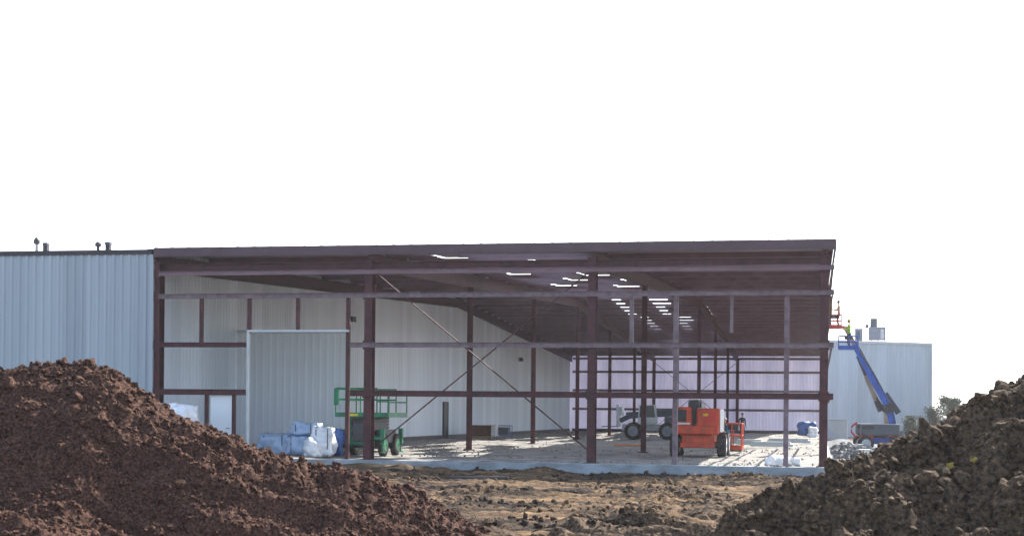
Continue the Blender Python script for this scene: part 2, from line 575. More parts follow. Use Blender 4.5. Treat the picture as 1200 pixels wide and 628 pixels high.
CL_S = make_clod_shapes(10, 1, 5)
CL_M = make_clod_shapes(12, 2, 6)
CL_L = make_clod_shapes(10, 3, 9)


M_STONE = mat('pale_stone', (0.34, 0.33, 0.31), (0.17, 0.165, 0.155), 3.0, 0.95, bump=0.4)
tag(scatter('floor_gravel', np.stack([FPX_, FPY_, FSS * 0.25 + 0.0 * FPX_], -1), FSS, CL_S, M_STONE, 95),
    'pale stones and gravel strewn over the floor under the steel frame', 'gravel', kind='stuff')


class Heap:
    """a heap given by its crest; prof = (distance from the crest, fall) pairs of its near face"""

    def __init__(self, pts, d, prof, back, detail, base=GZ - 0.1, seed=0, wander=0.0, drop=0.0):
        self.u, self.z = sil_to_ridge(pts, d)
        self.z = self.z - drop
        self.pt = np.array([p_[0] for p_ in prof]); self.pf = np.array([p_[1] for p_ in prof])
        self.d, self.back, self.detail, self.base, self.seed, self.wander = d, back, detail, base, seed, wander

    def across(self, u, d):
        return d - (self.d + self.wander * fbm(u * 0.22, u * 0 + 3.3, 3, self.seed + 60))

    def h0(self, u, d):
        zr = np.interp(u, self.u, self.z)
        t = self.across(u, d)
        wob = 1 + 0.9 * fbm(u * 0.35, u * 0 + 9.1, 3, self.seed + 70)
        s = np.where(t < 0, np.interp(-t * wob, self.pt, self.pf), self.back * t)
        k = zr - s
        return self.base + np.logaddexp(0, (k - self.base) * 4.0) / 4.0

    def h(self, u, d):
        return self.h0(u, d) + self.detail(self, u, d)


def terraces(u, t, step, seed):
    q = t / step + 1.6 * vnoise(u * 0.7, t * 0.45, seed) + 0.5 * vnoise(u * 2.3, t * 1.5, seed + 1)
    f = q - np.floor(q)
    sm = np.clip(f / 0.4, 0, 1)
    sm = sm * sm * (3 - 2 * sm)
    return (sm - f) * step


def det_left(hp, u, d):
    t = hp.across(u, d)
    h = 0.20 * fbm(u * 0.6, d * 0.6, 4, 101)
    # rills and little ledges along the slope
    k = u + 0.25 * t
    h += 0.22 * fbm(k * 0.7, (t + 0.12 * u) * 2.6, 4, 103)
    h += terraces(u, t, 0.42, 150) * 0.55 * np.clip(-t * 1.5, 0, 1)
    h += lumps(u * 2.1, d * 2.1, 104) * 0.13 * np.clip(vnoise(u * 0.5, d * 0.5, 105) * 1.7 - 0.5, 0, 1)
    am = np.clip(0.15 + 2.2 * (vnoise(u * 0.55 + 4, d * 1.1, 111) - 0.25), 0.12, 1.35)
    h += am * (lumps(u * 5.2, d * 5.2, 106) * 0.12 * (0.3 + vnoise(u * 0.9, d * 0.9, 107)) + lumps(u * 11, d * 11, 108) * 0.055)
    h += (0.4 + 0.6 * am) * 0.04 * fbm(u * 13, d * 13, 3, 109)
    return h - 0.06


def det_right(hp, u, d):
    t = hp.across(u, d)
    h = 0.30 * fbm(u * 0.7, d * 0.7, 4, 201)
    k = u + 0.3 * t
    rid = 1 - np.abs(2 * vnoise(k * 0.75, (t - 0.15 * u) * 2.1, 203) - 1)
    h += 0.30 * (rid - 0.5) + 0.14 * fbm(k * 1.6, t * 5.0, 4, 202)
    h += terraces(u, t, 0.62, 250) * 0.95 * np.clip(-t * 1.5, 0, 1)
    h += lumps(u * 1.5 + 0.3 * d, d * 1.5, 204) * 0.24 * np.clip(vnoise(u * 0.6, d * 0.6, 205) * 1.7 - 0.45, 0, 1)
    am = np.clip(0.15 + 2.2 * (vnoise(u * 0.7 + 4, d * 1.3, 211) - 0.25), 0.12, 1.35)
    h += am * (lumps(u * 3.4, d * 3.4, 206) * 0.20 * (0.3 + vnoise(u * 1.1, d * 1.1, 207)) + lumps(u * 8, d * 8, 208) * 0.065)
    h += lumps(u * 16, d * 16, 210) * 0.022
    h += (0.4 + 0.6 * am) * 0.05 * fbm(u * 10, d * 10, 3, 209)
    return h - 0.10


PTS_L = [(-760, 700), (-520, 560), (-380, 510), (-240, 470), (-120, 446), (0, 435), (30, 429), (62, 424), (98, 425), (135, 432), (165, 455), (205, 482), (250, 502), (300, 522),
             (350, 538), (400, 547), (450, 561), (500, 581), (540, 600), (570, 622), (600, 655), (680, 720), (900, 760)]
LEFT = Heap(PTS_L, 24.0, [(0, 0), (0.15, 0.04), (1.2, 0.55), (2.4, 2.05), (4.2, 2.6), (7, 3.6), (12, 6)], 0.62, det_left, seed=1, wander=1.6, drop=0.03)
PTS_R = [(560, 800), (700, 720), (780, 660), (826, 632), (850, 600), (885, 582), (930, 566), (975, 548), (1010, 534), (1050, 516), (1080, 506), (1098, 497), (1118, 483), (1146, 464),
              (1175, 457), (1200, 440), (1280, 412), (1400, 400), (1560, 440), (1750, 560), (2050, 760)]
RIGHT = Heap(PTS_R, 16.5, [(0, 0), (0.2, 0.05), (1.8, 1.10), (3.0, 1.75), (5.0, 2.95), (9, 5.4)], 0.66, det_right, seed=2, wander=0.8, drop=0.10)


def fit_crest(hp, pts, u0, u1, d0, d1, lim):
    """lower or raise the crest where clods and ledges push the outline off its intended height"""
    us = np.arange(u0, u1, 0.07); ds = np.arange(d0, d1, 0.07)
    U, D = np.meshgrid(us, ds)
    tx = np.array([q[0] for q in pts], float); ty = np.array([q[1] for q in pts], float)
    for it in range(3):
        H_ = hp.h(U, D)
        PX = 600 + FPX * U / D
        PY = YC - FPX * (H_ - EYE - U * math.sin(ROLL)) / D
        bins = np.arange(lim[0], lim[1], 10.0)
        ks = np.digitize(PX, bins)
        diff = []
        for k in range(1, len(bins)):
            mk = ks == k
            diff.append((np.interp(bins[k - 1] + 5, tx, ty) - PY[mk].min()) if mk.any() else 0.0)
        diff = np.array(diff)
        ker = np.ones(3) / 3
        diff = np.convolve(np.pad(diff, 1, mode='edge'), ker, 'valid')
        ub = (bins[:-1] + 5 - 600) / FPX * hp.d
        nu = np.linspace(min(hp.u.min(), ub.min()), max(hp.u.max(), ub.max()), 400)
        nz = np.interp(nu, hp.u, hp.z) - np.interp(nu, ub, diff) * hp.d / FPX * 0.9
        hp.u, hp.z = nu, nz


def build_heap(hp, name, label, m, u0, u1, d0, d1, step):
    us = np.arange(u0, u1, step); ds = np.arange(d0, d1, step)
    U, D = np.meshgrid(us, ds)
    X, Y = cam_uv(U, D)
    H_ = hp.h(U, D)
    ny = np.random.default_rng(17).normal(0, 1, H_.shape)
    H_ = H_ + step * 0.22 * ny * np.clip(0.3 + vnoise(U * 1.1, D * 1.6, 119) * 1.2, 0.3, 1.2)
    return tag(grid_mesh(name, X, Y, H_, m, None, False), label, 'soil heap')


fit_crest(LEFT, PTS_L, -9.0, 2.2, 20.0, 29.0, (0, 570))
fit_crest(RIGHT, PTS_R, 1.6, 6.8, 12.0, 21.0, (845, 1200))
build_heap(LEFT, 'soil_heap', 'large heap of loose reddish brown soil in front of the blue grey building', M_SOILL, -18.5, 3.4, 17.4, 29.5, 0.036)
build_heap(RIGHT, 'soil_heap', 'dark cloddy heap of clay in the right foreground with pale tone standing in for sunlit ledges', M_SOILR, 0.4, 13.4, 10.8, 22.0, 0.032)


def clods(hp, n, u0, u1, d0, d1, smin, smax, seed, power=2.2, sink=0.15):
    rs = np.random.default_rng(seed)
    u = rs.uniform(u0, u1, n); d = rs.uniform(d0, d1, n)
    s = smin + (smax - smin) * rs.uniform(0, 1, n) ** power
    z = hp.h(u, d)
    keep = hp.h0(u, d) > GZ + 0.06
    u, d, s, z = u[keep], d[keep], s[keep], z[keep]
    X, Y = cam_uv(u, d)
    return np.stack([X, Y, z + s * sink], -1), s


P, S = clods(LEFT, 26000, -9.5, 2.4, 18.0, 25.4, 0.014, 0.06, 21)
P2, S2 = clods(LEFT, 700, -9.5, 2.2, 18.0, 25.0, 0.05, 0.14, 22, 2.5, 0.0)
tag(scatter('soil_clods', np.concatenate([P, P2]), np.concatenate([S, S2]), CL_M[:12], M_SOILL, 3),
    'loose crumbs and clods of reddish soil strewn over the large heap', 'clods', kind='stuff')
P, S = clods(RIGHT, 12000, 1.6, 8.2, 11.2, 17.6, 0.014, 0.06, 31)
P2, S2 = clods(RIGHT, 1000, 1.7, 8.2, 11.2, 17.0, 0.05, 0.13, 32, 2.6, 0.0)
P3, S3 = clods(RIGHT, 240, 1.9, 8.0, 12.4, 16.2, 0.07, 0.21, 33, 2.0, -0.05)
a = scatter('clay_clods', np.concatenate([P, P2]), np.concatenate([S, S2]), CL_M, M_SOILR, 4)
tag(a, 'broken dark clay clods strewn over the heap in the right foreground', 'clods', kind='stuff')
a = scatter('clay_lumps', P3, S3, CL_L, M_SOILR, 8)
tag(a, 'bigger dark clay lumps half buried in the heap in the right foreground', 'clods', kind='stuff')

# low heap of clods in the middle foreground
MID = Heap([(520, 700), (600, 650), (640, 622), (668, 606), (700, 600), (740, 596), (772, 602), (800, 618), (830, 640), (900, 700)],
           25.5, [(0, 0), (1, 0.5), (8, 4)], 0.6, lambda hp, u, d: 0.55 * det_right(hp, u, d), seed=4)
build_heap(MID, 'soil_heap', 'low heap of dark clods on the bare earth in the middle foreground', M_SOILR, -1.8, 4.6, 21.0, 28.5, 0.045)
P, S = clods(MID, 900, -0.8, 3.8, 22.6, 26.4, 0.025, 0.12, 41, 2.2)
# clods spread on the flat ground
rs = np.random.default_rng(51)
NG = 11000
gxs = rs.uniform(-13, 5, NG); gys = 23 + 25.5 * rs.uniform(0, 1, NG) ** 1.1
kk = vnoise(gxs * 0.5, gys * 0.5, 77) > rs.uniform(0.25, 0.75, NG)
gxs, gys = gxs[kk], gys[kk]
ss = 0.014 + 0.10 * rs.uniform(0, 1, len(gxs)) ** 4
P = np.concatenate([P, np.stack([gxs, gys, ground_h(gxs, gys) + ss * 0.25], -1)]); S = np.concatenate([S, ss])
tag(scatter('earth_clods', P, S, CL_S, M_GROUND, 12), 'dark clods scattered over the bare earth in front of the slab', 'clods', kind='stuff')

# yellow scraps on the right heap
for px, py, ln, rot, lab in ((1113, 548, 0.11, 0.35, 'longer yellow scrap lying on the dark clay heap'),
                             (1141, 541, 0.075, 0.2, 'shorter yellow scrap on the dark clay heap, nearer the photo edge')):
    # find where the sight line meets the heap
    q = FW + RT * ((px - 600) / FPX) + UP * ((YC - py) / FPX)
    dd = 11.5
    while dd < 20 and EYE + q.z * dd > float(RIGHT.h(np.array([(px - 600) / FPX * dd]), np.array([dd]))[0]):
        dd += 0.01
    p = Vector((0, 0, EYE)) + q * (dd - 0.03)
    mb = MB()
    for k in range(4):
        a0 = random.uniform(-0.25, 0.25)
        c = Vector((0, random.uniform(-0.03, 0.03), 0.015 * k))
        dv = Vector((math.cos(a0), math.sin(a0) * 0.4, math.sin(a0 + rot) * 0.9)) * ln * random.uniform(0.6, 1.0)
        mb.bar(c - dv * 0.5, c + dv * 0.5, 0.022, 0.02)
    tag(mb.build('yellow_scrap', M_STRAW, loc=p), lab, 'scrap', 'yellow scraps on the clay heap')


# ------------------------------------------------------------------ ribbed sheeting
def ribbed(mb, p0, along, out, length, zlo, ztop, pitch=0.305, rib=0.032, thick=0.06, rw=0.055):
    """vertical rib cladding; ztop is a function of the distance along"""
    p0 = Vector(p0); al = Vector(along).normalized(); ou = Vector(out).normalized()
    prof = []
    s = 0.0
    while s < length - 1e-6:
        for ds, o in ((0, 0), (pitch - 2 * rw - 0.05, 0), (pitch - 2 * rw - 0.015, rib), (pitch - 0.05, rib), (pitch - 0.015, 0)):
            if s + ds <= length:
                prof.append((s + ds, o))
        s += pitch
    prof.append((length, 0))
    vs = []
    for t, o in prof:
        b = p0 + al * t
        zt = ztop(t)
        for oo in (o, -thick):
            vs.append((b.x + ou.x * oo, b.y + ou.y * oo, zlo))
            vs.append((b.x + ou.x * oo, b.y + ou.y * oo, zt))
    fs = []
    for i in range(len(prof) - 1):
        a, b = i * 4, i * 4 + 4
        fs += [(a, b, b + 1, a + 1), (b + 2, a + 2, a + 3, b + 3), (a + 1, b + 1, b + 3, a + 3), (b, a, a + 2, b + 2)]
    e = (len(prof) - 1) * 4
    fs += [(0, 1, 3, 2), (e + 1, e, e + 2, e + 3)]
    mb.add(vs, fs)
    return mb


ZE = 7.30         # roof sheet at the eave line


def roof_z(y):
    return ZE + (DEPTH / 2 - abs(y - YR)) / 24.0


# ------------------------------------------------------------------ thin veil volume added for lens flare and lifted shade
FLARE_HAZE = 0.00028
hb = MB().box((-2800, -520, -2.0), (2800, 4400, 12.5))
hm = bpy.data.materials.new('flare_haze')
hm.use_nodes = True
hn = hm.node_tree
hn.nodes.remove(hn.nodes['Principled BSDF'])
pv = hn.nodes.new('ShaderNodeVolumePrincipled')
pv.inputs['Color'].default_value = (0.90, 0.90, 0.97, 1)
pv.inputs['Density'].default_value = FLARE_HAZE
pv.inputs['Anisotropy'].default_value = 0.45
hn.links.new(pv.outputs['Volume'], hn.nodes['Material Output'].inputs['Volume'])
tag(hb.build('flare_haze', hm), kind='stuff')

# ------------------------------------------------------------------ existing building on the left
bld = thing('metal_building', 'long blue grey ribbed metal building on the left with a dark eave', 'building', (-40, Y0, 0))
IB = bld.matrix_world


def into(o, root):
    o.location = -Vector(root.location)
    return o


XL = -62.0
mb = MB()
ribbed(mb, (XL, Y0, 0), (1, 0, 0), (0, -1, 0), (FX[0] - 0.14) - XL, -0.5, lambda t: 7.10, 0.305, 0.055)
into(mb.build('front_wall', M_WALL, bld), bld)
mb = MB()
ribbed(mb, (FX[0] - 0.20, Y0 + 0.07, 0), (0, 1, 0), (1, 0, 0), DEPTH - 0.1, -0.5, lambda t: roof_z(Y0 + 0.07 + t) - 0.027)
into(mb.build('side_wall', M_SIDE, bld), bld)
mb = MB()
for y0, y1 in ((Y0 - 0.05, YR), (YR, Y1)):
    a, b = roof_z(y0) - 0.2, roof_z(y1) - 0.2
    mb.add([(XL, y0, a), (FX[0] - 0.23, y0, a), (FX[0] - 0.23, y1, b), (XL, y1, b), (XL, y0, a + .1), (FX[0] - 0.23, y0, a + .1), (FX[0] - 0.23, y1, b + .1), (XL, y1, b + .1)],
           [(3, 2, 1, 0), (4, 5, 6, 7), (0, 1, 5, 4), (1, 2, 6, 5), (2, 3, 7, 6), (3, 0, 4, 7)])
into(mb.build('roof', M_ROOF, bld), bld)
mb = MB()
mb.prism([(0, 0), (0.14, 0), (0.14, 0.14), (0.17, 0.14), (0.17, 0.17), (0, 0.17)], (FX[0] - 0.13, Y0 - 0.052, 7.11), (XL, Y0 - 0.052, 7.11))
into(mb.build('eave_gutter', M_DTRIM, bld), bld)
mb = MB()
mb.bar((FX[0] - 0.13, Y0 - 0.03, -0.5), (FX[0] - 0.13, Y0 - 0.03, 7.1), 0.14, 0.10, (0, 1, 0))
into(mb.build('corner_trim', M_WALL, bld), bld)
mb = MB(); mb.box((FX[0] - 0.165, Y0 + 0.3, -0.02), (FX[0] - 0.135, Y1 - 0.2, 0.22))
into(mb.build('base_flashing', M_DTRIM, bld), bld)
# personnel door in the side wall, seen very obliquely
yd = 92.3
dr = MB().box((FX[0] - 0.20, yd - 0.5, 0.05), (FX[0] - 0.11, yd + 0.5, 2.2), 0.01).build('door', M_CHAR, bld)
into(dr, bld)
dr['label'] = 'dark narrow door in the pale side wall'
f = MB()
for y in (yd - 0.56, yd + 0.56):
    f.box((FX[0] - 0.2, y - 0.055, 0.02), (FX[0] - 0.09, y + 0.055, 2.31))
f.box((FX[0] - 0.2, yd - 0.505, 2.205), (FX[0] - 0.09, yd + 0.505, 2.309))
f.build('door_frame', M_DTRIM, dr)
MB().tube([(FX[0] - 0.11, yd + 0.4, 1.05), (FX[0] - 0.04, yd + 0.4, 1.05), (FX[0] - 0.04, yd + 0.28, 1.05)], 0.012).build('handle', M_GALV, dr)
for px, py in ((410, 374), (609, 421)):
    # small lamp boxes on the wall
    dd = FW + RT * ((px - 600) / FPX) + UP * ((YC - py) / FPX)
    k = (FX[0] - 0.15) / dd.x
    q = Vector((0, 0, EYE)) + dd * k
    l = MB().box((q.x, q.y - 0.3, q.z - 0.14), (q.x + 0.25, q.y + 0.3, q.z + 0.14), 0.03).build('wall_lamp', M_CHAR, bld)
    into(l, bld)
    MB().box((q.x + 0.05, q.y - 0.22, q.z - 0.165), (q.x + 0.22, q.y + 0.22, q.z - 0.142)).build('lens', M_LGREY, l)


def cap_vent(px, top_y, Y, label, tall):
    p = at(px, 292, Y)
    zb = roof_z(Y) - 0.1
    zt = at(px, top_y, Y).z
    t = thing('roof_vent', label, 'vent', (p.x, Y, zb), group='vents on the old roof')
    h = zt - zb
    MB().lathe((0, 0, 0), (0, 0, 1), [(0, 0.16), (0.05, 0.16), (0.07, 0.055), (h * 0.62, 0.055)], 16).build('pipe', M_GALV if tall else M_CHAR, t)
    MB().lathe((0, 0, h * 0.62), (0, 0, 1), [(0, 0.06), (0.02, 0.115), (h * 0.22, 0.115), (h * 0.36, 0.05)], 16).build('cap', M_CHAR, t)
    return t


def box_vent(px, top_y, wpx, Y, label):
    p = at(px, 292, Y)
    zb = roof_z(Y) - 0.1
    h = at(px, top_y, Y).z - zb
    wd = wpx / FPX * Y
    t = thing('roof_vent', label, 'vent', (p.x, Y, zb), group='vents on the old roof')
    MB().box((-wd / 2, -wd / 2, 0), (wd / 2, wd / 2, h * 0.75), 0.015).build('curb', M_CHAR, t)
    MB().box((-wd * 0.6, -wd * 0.6, h * 0.7505), (wd * 0.6, wd * 0.6, h), 0.03).build('hood', M_DKGREY, t)
    return t


cap_vent(43, 278, 51.0, 'tallest of the roof vents, a capped pipe on the left building', True)
box_vent(54, 284.5, 6, 51.3, 'squat dark vent right beside the tall capped pipe')
cap_vent(115, 283, 51.0, 'short capped pipe on the left roof, nearer the soil heap peak', False)
box_vent(127, 283.5, 6, 51.3, 'dark box vent on the left roof, closest to the steel frame')

# ------------------------------------------------------------------ steel frame building
sb = thing('steel_frame_building', 'open red oxide steel frame building under construction on a slab', 'building', (0, Y0, 0))


def part(mbx, name, m, label=None):
    o = into(mbx.build(name, m, sb), sb)
    if label:
        o['label'] = label
    return o


PUR = 0.20
RAF = 0.54
for i, x in enumerate(FX):
    for k in range(7):
        y = Y0 + 0.25 + (DEPTH - 0.5) * k / 6
        top = roof_z(y) - PUR - 0.03 - RAF * (1.0 if 0 < k < 6 else 0.5)
        mb = MB()
        if k in (0, 6):
            mb.ibeam((x, y, 0.02), (x, y, top), 0.26, 0.46, 0.022, 0.016, (0, 1, 0))
        else:
            mb.ibeam((x, y, 0.02), (x, y, top), 0.21, 0.26, 0.018, 0.014, (0, 1, 0))
        mb.box((x - 0.22, y - 0.30 if k in (0, 6) else y - 0.2, -0.02), (x + 0.22, y + 0.30 if k in (0, 6) else y + 0.2, 0.022))
        if k == 0:
            for zg in (6.42, 5.62, 3.92, 2.27):
                mb.box((x - 0.17, y - 0.262, zg - 0.15), (x + 0.17, y - 0.236, zg + 0.15))
            mb.box((x - 0.16, y - 0.29, top - 0.02), (x + 0.16, y + 0.29, top + 0.03))
        if i == 0 and 0 < k:
            continue
        part(mb, 'column', M_PRIMER)
    mb = MB()
    for y0, y1 in ((Y0 + 0.02, YR), (YR, Y1 - 0.02)):
        o = PUR + 0.03 + RAF / 2
        mb.ibeam((x, y0, roof_z(y0) - o), (x, y1, roof_z(y1) - o), 0.22, RAF, 0.02, 0.014)
    part(mb, 'rafter', M_PRIMER)

# purlins
np_ = 11
XA, XB = FX[0] - 0.12, FX[3] + 0.25
for k in range(np_):
    y = Y0 + 0.5 + k * (DEPTH / 2 - 0.9) / (np_ - 1)
    z = roof_z(y) - 0.03 - PUR / 2
    for a, b in ((XA, FX[1] - 0.01), (FX[2] + 0.01, XB)):
        part(MB().zee((a, y, z), (b, y, z), 0.06, PUR), 'purlin', M_PURLIN)
np_ = 22
for k in range(np_):
    y = YR + 0.4 + k * (DEPTH / 2 - 0.9) / (np_ - 1)
    z = roof_z(y) - 0.03 - PUR / 2
    part(MB().zee((XA, y, z), (XB, y, z), 0.06, PUR), 'purlin', M_PURLIN)
# middle bay, front slope: bare purlins, some runs still missing
NB = 30
PB = 0.17
WIN = {}
ST = []; SKY = []
for k0, n_, a_, b_ in ((2, 2, 1.1, 2.3), (4, 2, 4.2, 5.6), (6, 2, 2.4, 3.8), (7, 2, 5.7, 7.0), (9, 3, 1.2, 2.6), (10, 3, 4.4, 5.9), (13, 3, 3.0, 4.2), (14, 3, 5.6, 6.9),
                       (17, 3, 1.3, 2.7), (18, 3, 4.4, 5.8)):
    ya_ = Y0 + 0.5 + (k0 - 1) * (DEPTH / 2 - 0.9) / 29
    SKY.append((FX[1] + a_ - 0.05, FX[1] + b_ + 0.05, ya_, ya_ + (n_ + 1) * (DEPTH / 2 - 0.9) / 29))
    for q in range(n_):
        WIN.setdefault(k0 + q, []).append((a_, b_))
for k in range(NB):
    y = Y0 + 0.5 + k * (DEPTH / 2 - 0.9) / (NB - 1)
    z = roof_z(y) - 0.03 - PB / 2
    runs = [(FX[1] + 0.01, FX[2] - 0.01)]
    if k in WIN:
        runs = []; x_ = FX[1] + 0.01
        for a, b in sorted(WIN[k]):
            runs.append((x_, FX[1] + a)); x_ = FX[1] + b
        runs.append((x_, FX[2] - 0.01))
    for a, b in runs:
        ST.append((a, b, y, z))
for k in range(NB):
    row = [q for q in ST if abs(q[2] - (Y0 + 0.5 + k * (DEPTH / 2 - 0.9) / (NB - 1))) < 1e-6]
    for a, b, y, z in row:
        part(MB().zee((a, y, z), (b, y, z), 0.06, PB), 'purlin', M_PURLIN)
ys2 = [Y0 + 0.5 + k * (DEPTH / 2 - 0.9) / 10 for k in range(11)]


# roof sheets: the outer bays are covered, the middle one only in strips
def sheet(x0, x1, y0, y1, nm='roof_panel'):
    a, b = roof_z(y0), roof_z(y1)
    t = 0.025
    vs, fs = [], []
    mbx = MB()
    mbx.add([(x0, y0, a - t), (x1, y0, a - t), (x1, y1, b - t), (x0, y1, b - t), (x0, y0, a), (x1, y0, a), (x1, y1, b), (x0, y1, b)],
            [(3, 2, 1, 0), (4, 5, 6, 7), (0, 1, 5, 4), (1, 2, 6, 5), (2, 3, 7, 6), (3, 0, 4, 7)])
    s = x0 + 0.3
    while s < x1 - 0.05:
        mbx.prism([(-0.03, 0), (0.03, 0), (0.015, 0.05), (-0.015, 0.05)], (s, y0 + 0.01, a), (s, y1 - 0.01, b))
        s += 0.61
    return part(mbx, nm, M_ROOF)


for x0, x1 in ((FX[0] - 0.27, FX[1] - 0.006), (FX[2] + 0.006, FX[3] + 0.3)):
    sheet(x0, x1, Y0 - 0.12, YR)
    sheet(x0, x1, YR + 0.003, Y1 + 0.1)
sheet(FX[1], FX[2], Y0 - 0.12, ys2[0] + 0.6)
M_DIMMER = mat('milky_dimming_sheet', (0.16, 0.145, 0.135), (0.11, 0.1, 0.095), 2.0, 0.5, translucent=0.85)  # milky sheets added to dim the sky in the roof openings
for x0, x1, y0, y1 in SKY:
    a, b = roof_z(y0) + 0.004, roof_z(y1) + 0.004
    q = MB()
    q.add([(x0, y0, a), (x1, y0, a), (x1, y1, b), (x0, y1, b), (x0, y0, a + .012), (x1, y0, a + .012), (x1, y1, b + .012), (x0, y1, b + .012)],
          [(3, 2, 1, 0), (4, 5, 6, 7), (0, 1, 5, 4), (1, 2, 6, 5), (2, 3, 7, 6), (3, 0, 4, 7)])
    part(q, 'dimming_panel', M_DIMMER)
rr = random.Random(4)
sheet(FX[1] + 0.003, FX[1] + 0.92, ys2[0] + 0.61, YR)  # strip added to keep the sun off the rafter
sheet(FX[2] - 0.80, FX[2] - 0.003, ys2[0] + 0.61, YR)  # strip added to block sky glinting over the next rafter
for k in range(8):  # rear slope sheets added to shade the rafter, gaps let sun in
    y0 = YR + 0.003 + k * (DEPTH / 2) / 8
    y1 = YR + (k + 1) * (DEPTH / 2) / 8
    x = FX[1]
    while x < FX[2] - 0.3:
        x2 = min(FX[2], x + rr.choice((1.83, 2.44, 3.66)))
        sheet(x, x2, y0, y1)
        x = x2 + rr.choice((0.61, 0.61, 1.22))

# eave trim along the front and the right-hand rake
mb = MB()
mb.prism([(0, 0), (0.16, 0), (0.16, 0.29), (0.13, 0.29), (0.13, 0.32), (0, 0.32)], (FX[3] + 0.34, Y0 - 0.16, 7.0), (FX[0] + 0.0, Y0 - 0.16, 7.0))
part(mb, 'eave_trim', M_FASCIA)
mb = MB()
for y0, y1 in ((Y0 + 0.02, YR), (YR, Y1)):
    mb.bar((FX[3] + 0.335, y0, roof_z(y0) - 0.14), (FX[3] + 0.335, y1, roof_z(y1) - 0.14), 0.04, 0.30)
part(mb, 'rake_trim', M_FASCIA)
mb = MB()
mb.ibeam((FX[0] + 0.12, Y0 + 0.25, 6.66), (FX[3], Y0 + 0.25, 6.66), 0.18, 0.22)
part(mb, 'eave_beam', M_PRIMER)

# girts on the front line
GIRT_Z = [6.42, 5.62, 3.92, 2.27]
YG = Y0 - 0.055
xdoorL, xdoorR = at(291, 400, Y0).x, at(409, 400, Y0).x
XE = FX[3] + 0.30


def girt(x0, x1, z, m, h=0.17):
    part(MB().zee((x0, YG, z), (x1, YG, z), 0.05, h, 0.012, (0, 0, 1)), 'girt', m)


girt(FX[0] + 0.14, XE, GIRT_Z[0], M_PURLIN, 0.15)
girt(FX[0] + 0.14, XE, GIRT_Z[1], M_DUSTY)
girt(FX[0] + 0.14, xdoorL - 0.05, GIRT_Z[2], M_PRIMER)
girt(xdoorR + 0.05, XE, GIRT_Z[2], M_DUSTY)
girt(FX[0] + 0.14, xdoorL - 0.05, GIRT_Z[3], M_PRIMER, 0.2)
girt(xdoorR + 0.05, XE, GIRT_Z[3], M_PRIMER, 0.2)
# girts along the right-hand side, first bays
for z in GIRT_Z:
    part(MB().zee((FX[3] + 0.24, Y0 + 0.55, z), (FX[3] + 0.24, Y0 + 30, z), 0.05, 0.17), 'girt', M_PRIMER)


def post(px, y_top, y_bot, m, wd=0.12, Yp=Y0 + 0.10):
    x = at(px, 400, Yp).x
    z1 = at(px, y_top, Yp).z
    z0 = 0.003 if y_bot is None else at(px, y_bot, Yp).z
    part(MB().bar((x, Yp, z0), (x, Yp, z1), 0.12, wd, (1, 0, 0)), 'post', m)


post(236, 347, 403, M_PRIMER)
post(292, 347, 390, M_PRIMER)
post(349, 347, 389, M_PRIMER)
post(408, 346, None, M_PRIMER, 0.13)
post(243, 458, None, M_PRIMER)
post(275, 458, None, M_PRIMER)
post(740, 346, 404, M_DUSTY, 0.13)
post(857, 346, 390, M_DUSTY, 0.10)
post(792, 344, None, M_DUSTY, 0.16)
post(922, 344, None, M_DUSTY, 0.16)

# white-trimmed opening in the left bay, and the ribbed partition standing behind it
zt = 4.36
jt = MB()
jt.box((xdoorL - 0.02, Y0 - 0.11, 0.02), (xdoorL + 0.05, Y0 + 0.03, zt))
part(jt, 'jamb_trim', M_LGREY)
part(MB().box((xdoorL - 0.02, Y0 - 0.10, zt + 0.003), (xdoorR + 0.0, Y0 + 0.03, zt + 0.08)), 'head_trim', M_LGREY)
YP = 57.4
xq = at(407, 400, YP).x
mb = MB()
ribbed(mb, (FX[0] - 0.12, YP, 0), (1, 0, 0), (0, -1, 0), xq - FX[0] + 0.12, -0.05, lambda t: at(350, 390, YP).z, 0.30, 0.022, 0.05, 0.05)
dp = part(mb, 'partition', M_DOORP, 'tall grey ribbed partition standing out from the side wall')
MB().box((xq + 0.003, YP - 0.06, 0.0), (xq + 0.10, YP + 0.06, at(350, 390, YP).z)).build('end_trim', M_LGREY, dp)
MB().box((FX[0] - 0.1, YP - 0.09, at(350, 390, YP).z + 0.003), (xq + 0.1, YP + 0.07, at(350, 390, YP).z + 0.12)).build('cap_trim', M_LGREY, dp)
xa, xb = at(246, 480, Y0).x, at(272, 480, Y0).x
d2 = part(MB().box((xa, Y0 + 0.05, 0.03), (xb, Y0 + 0.10, 2.24), 0.006), 'door', M_DOORP, 'narrow grey door in the left bay')
MB().tube([(xb - 0.1, Y0 + 0.05, 1.02), (xb - 0.1, Y0 - 0.01, 1.02), (xb - 0.22, Y0 - 0.01, 1.02)], 0.012).build('handle', M_CHAR, d2)

# diagonal rod bracing in the middle bay of the front and of the rear wall
for yb, xs in ((Y0 + 0.42, (FX[1], FX[2])), (Y1 - 0.6, (FX[1], FX[2]))):
    zb, ztp = 0.35, 6.5
    part(MB().tube([(xs[0] + 0.05, yb, ztp), (xs[1] - 0.05, yb, zb)], 0.024, 8), 'brace_rod', M_PRIMER)
    part(MB().tube([(xs[0] + 0.05, yb + 0.07, zb), (xs[1] - 0.05, yb + 0.07, ztp)], 0.024, 8), 'brace_rod', M_PRIMER)

